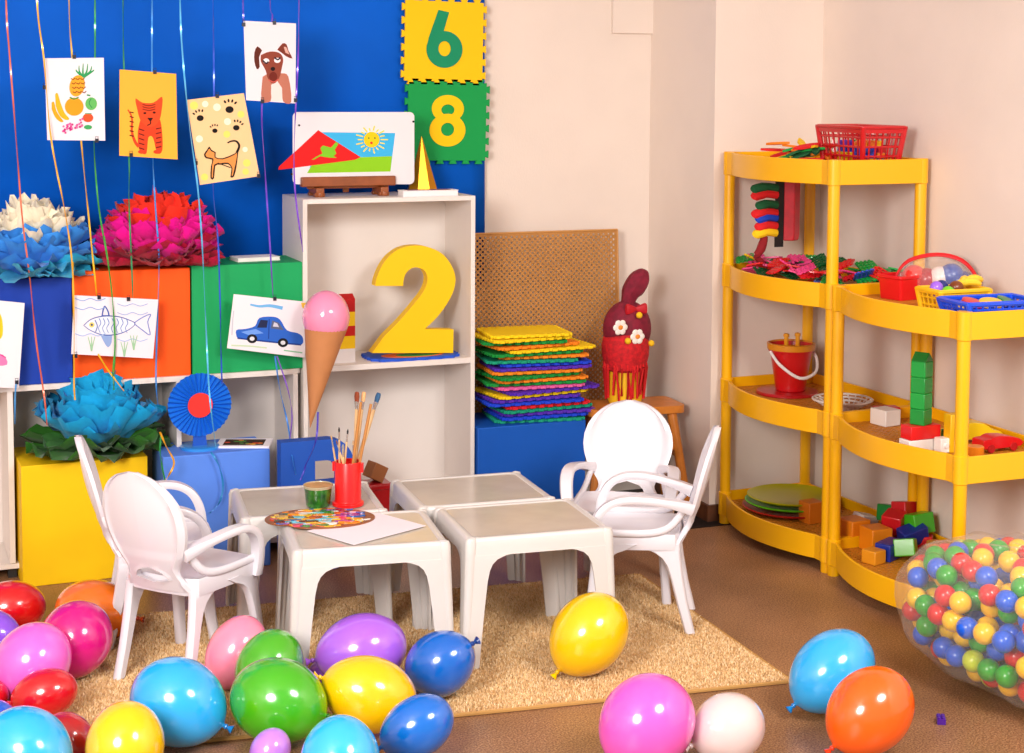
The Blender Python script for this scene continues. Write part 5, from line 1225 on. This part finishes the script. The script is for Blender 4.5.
G_('green balloon standing behind the front green one',269,667,38,33,60,'#46a81a',.3)
G_('large glossy green balloon in front, left of the yellow one',278,701,49,42,168,'#3fa812',.25,kcol='#1c5a10')
G_('purple balloon under the front left table',362,650,45,36,10,'#a862e4',.15)
G_('small violet balloon squeezed between the green and purple ones',324,671,19,12,12,'#9a4ed0',.1,knot=0)
G_('yellow balloon in the middle of the front heap',370,694,49,37,-20,'#f8c000',.1)
G_('deep blue balloon at the foot of the front centre table',440,664,37,32,215,'#0062c4',.25,kcol='#0a3c8a')
G_('deep blue pear shaped balloon at the front edge, right of the yellow one',417,727,47,30,28,'#0068c8',.1)
G_('light blue balloon cut by the bottom edge, left of the pear shaped one',340,762,45,40,90,'#2eb0ea',.4)
G_('small lilac balloon cut by the bottom edge',270,751,23,20,60,'#b87ce0',.3)
G_('yellow balloon alone on the rug under the front centre table',589,634,44,37,48,'#f8c600',.2)
G_('large orchid pink balloon at the bottom, left of the white one',647,722,50,46,35,'#ee5cc4',.3,kcol='#c01c6c')
G_('small translucent white balloon beside the large pink one',728,728,38,34,20,'#dcc8c6',.3)
G_('light blue balloon on the floor behind the orange one',832,671,47,37,38,'#2cabee',.2,kcol='#1480cc')
G_('orange balloon at the front right, before the light blue one',870,711,48,40,40,'#fb6008',.2,kcol='#e03a18')
# ------------------------------------------------------------------ bag of plastic balls
bdir=math.radians(-84)
RX,RY,RZ_=.47,.31,.205
ex=Vector((math.cos(bdir),math.sin(bdir),0));ey=Vector((-math.sin(bdir),math.cos(bdir),0))
def bagpt(a,b,s_=1.0):
    f=lambda v,e: math.copysign(abs(v)**e,v)
    ca,sa=math.cos(a),math.sin(a);cb_,sb=math.cos(b),math.sin(b)
    return f(cb_,.75)*f(ca,.85)*s_,f(cb_,.75)*f(sa,.85)*s_,f(sb,.8)*s_
BAGC=Vector((3.235,3.86,.216))
rnd=random.Random(77)
centers=[];rbal=.0325
def bagw(a,b,ins):
    x,y,z=bagpt(a,b);return BAGC+ex*(x*(RX-ins))+ey*(y*(RY-ins))+Vector((0,0,z*(RZ_-ins)))
def proj(p):
    v=p-Vector((0,0,H));c=v.dot(FW);return CX+F*v.dot(RT)/c
def tryadd(p):
    if p.z<rbal+.006: p.z=rbal+.006
    if p.x+rbal>XR-.02 or p.x>BAGC.x+.20 or proj(p)>1110: return
    if all((p-q).length>rbal*1.9 for q in centers): centers.append(p)
for ins,row,stp in ((rbal,1.72,1.95),(rbal*2.8,1.9,2.1)):
    # rows of balls from the crown of the heap down to the floor
    b=PI/2-.02;last=None;rowi=0
    while b>-PI/2*.95 and len(centers)<290:
        prev=bagw(0,b,ins);N0=720;pts=[bagw(2*PI*i/N0,b,ins) for i in range(N0)];acc=rnd.uniform(0,2)*rbal;lastp=pts[0]
        for p in pts:
            acc+=(p-lastp).length;lastp=p
            if acc>=stp*rbal*rnd.uniform(1,1.06):
                acc=0;q=p+(BAGC-p).normalized()*rnd.uniform(0,.22)*rbal+Vector((0,0,rnd.uniform(-.12,.12)*rbal));tryadd(q)
        c_b=b
        while b>-PI/2 and (bagw(PI/2,b,ins)-bagw(PI/2,c_b,ins)).length<row*rbal: b-=.004
for _ in range(9000):
    if len(centers)>=295: break
    tryadd(bagw(rnd.uniform(0,2*PI),math.asin(rnd.uniform(-1,1)),rbal*rnd.choice((1.1,1.4,2.6,3))))
bcols=[('yellow','#fac400',.33),('red','#d60c14',.22),('blue','#0a5ede',.23),('green','#1ba31c',.19),('lime','#c8dc2a',.03)]
bme={}
for p in centers:
    r=rnd.random();acc=0
    for nm,col,w_ in bcols:
        acc+=w_
        if r<=acc: break
    if nm not in bme:
        m=MB();m.ball((0,0,0),rbal,seg=24,rings=14);bme[nm]=m.mesh('play_ball',mat('ball_'+nm,col,.3,coat=.3,sss=.08))
    o=obj('play_ball',bme[nm],None,loc=tuple(p));tag(o,nm+' plastic play ball in the big clear bag on the floor','ball',nm+' play balls in the clear bag')
m=MB();secs=[]
NA,NB=56,26;vs=[]
for j in range(NB+1):
    b=-PI/2+PI*j/NB
    for i in range(NA):
        a=2*PI*i/NA;x,y,z=bagpt(a,b);cr2=.007*math.sin(a*17+b*3)*math.cos(b)+.006*math.sin(a*9-b*7)
        p=BAGC+ex*(x*(RX+.005+cr2))+ey*(y*(RY+.005+cr2))+Vector((0,0,z*(RZ_+.006+cr2)))
        p.z=max(p.z,.003);p.x=min(p.x,XR-.004);vs.append(p-Vector((BAGC.x,BAGC.y,0)))
fs=[(j*NA+i,j*NA+(i+1)%NA,(j+1)*NA+(i+1)%NA,(j+1)*NA+i) for j in range(NB) for i in range(NA)]
m.add(vs,fs);film=bpy.data.materials.new('clear_film');film.use_nodes=True;clearmat(film,.04,.30,(.99,.97,.94,1),.14,9)
bo_=obj('ball_bag',m,film,loc=(BAGC.x,BAGC.y,0),angle=80);tag(bo_,'large clear plastic bag full of coloured play balls on the floor','bag')
# small purple brick on the floor
p=P(943,724,z=0);brick(2,3,.016,.012,'#5a22b0',(p.x,p.y+.01,.0005),(0,0,math.radians(-30)),'tiny purple toy brick lying alone on the floor')
# dark scuff on the floor near the rug: worn patch of old print
p=P(575,735,z=.0008)
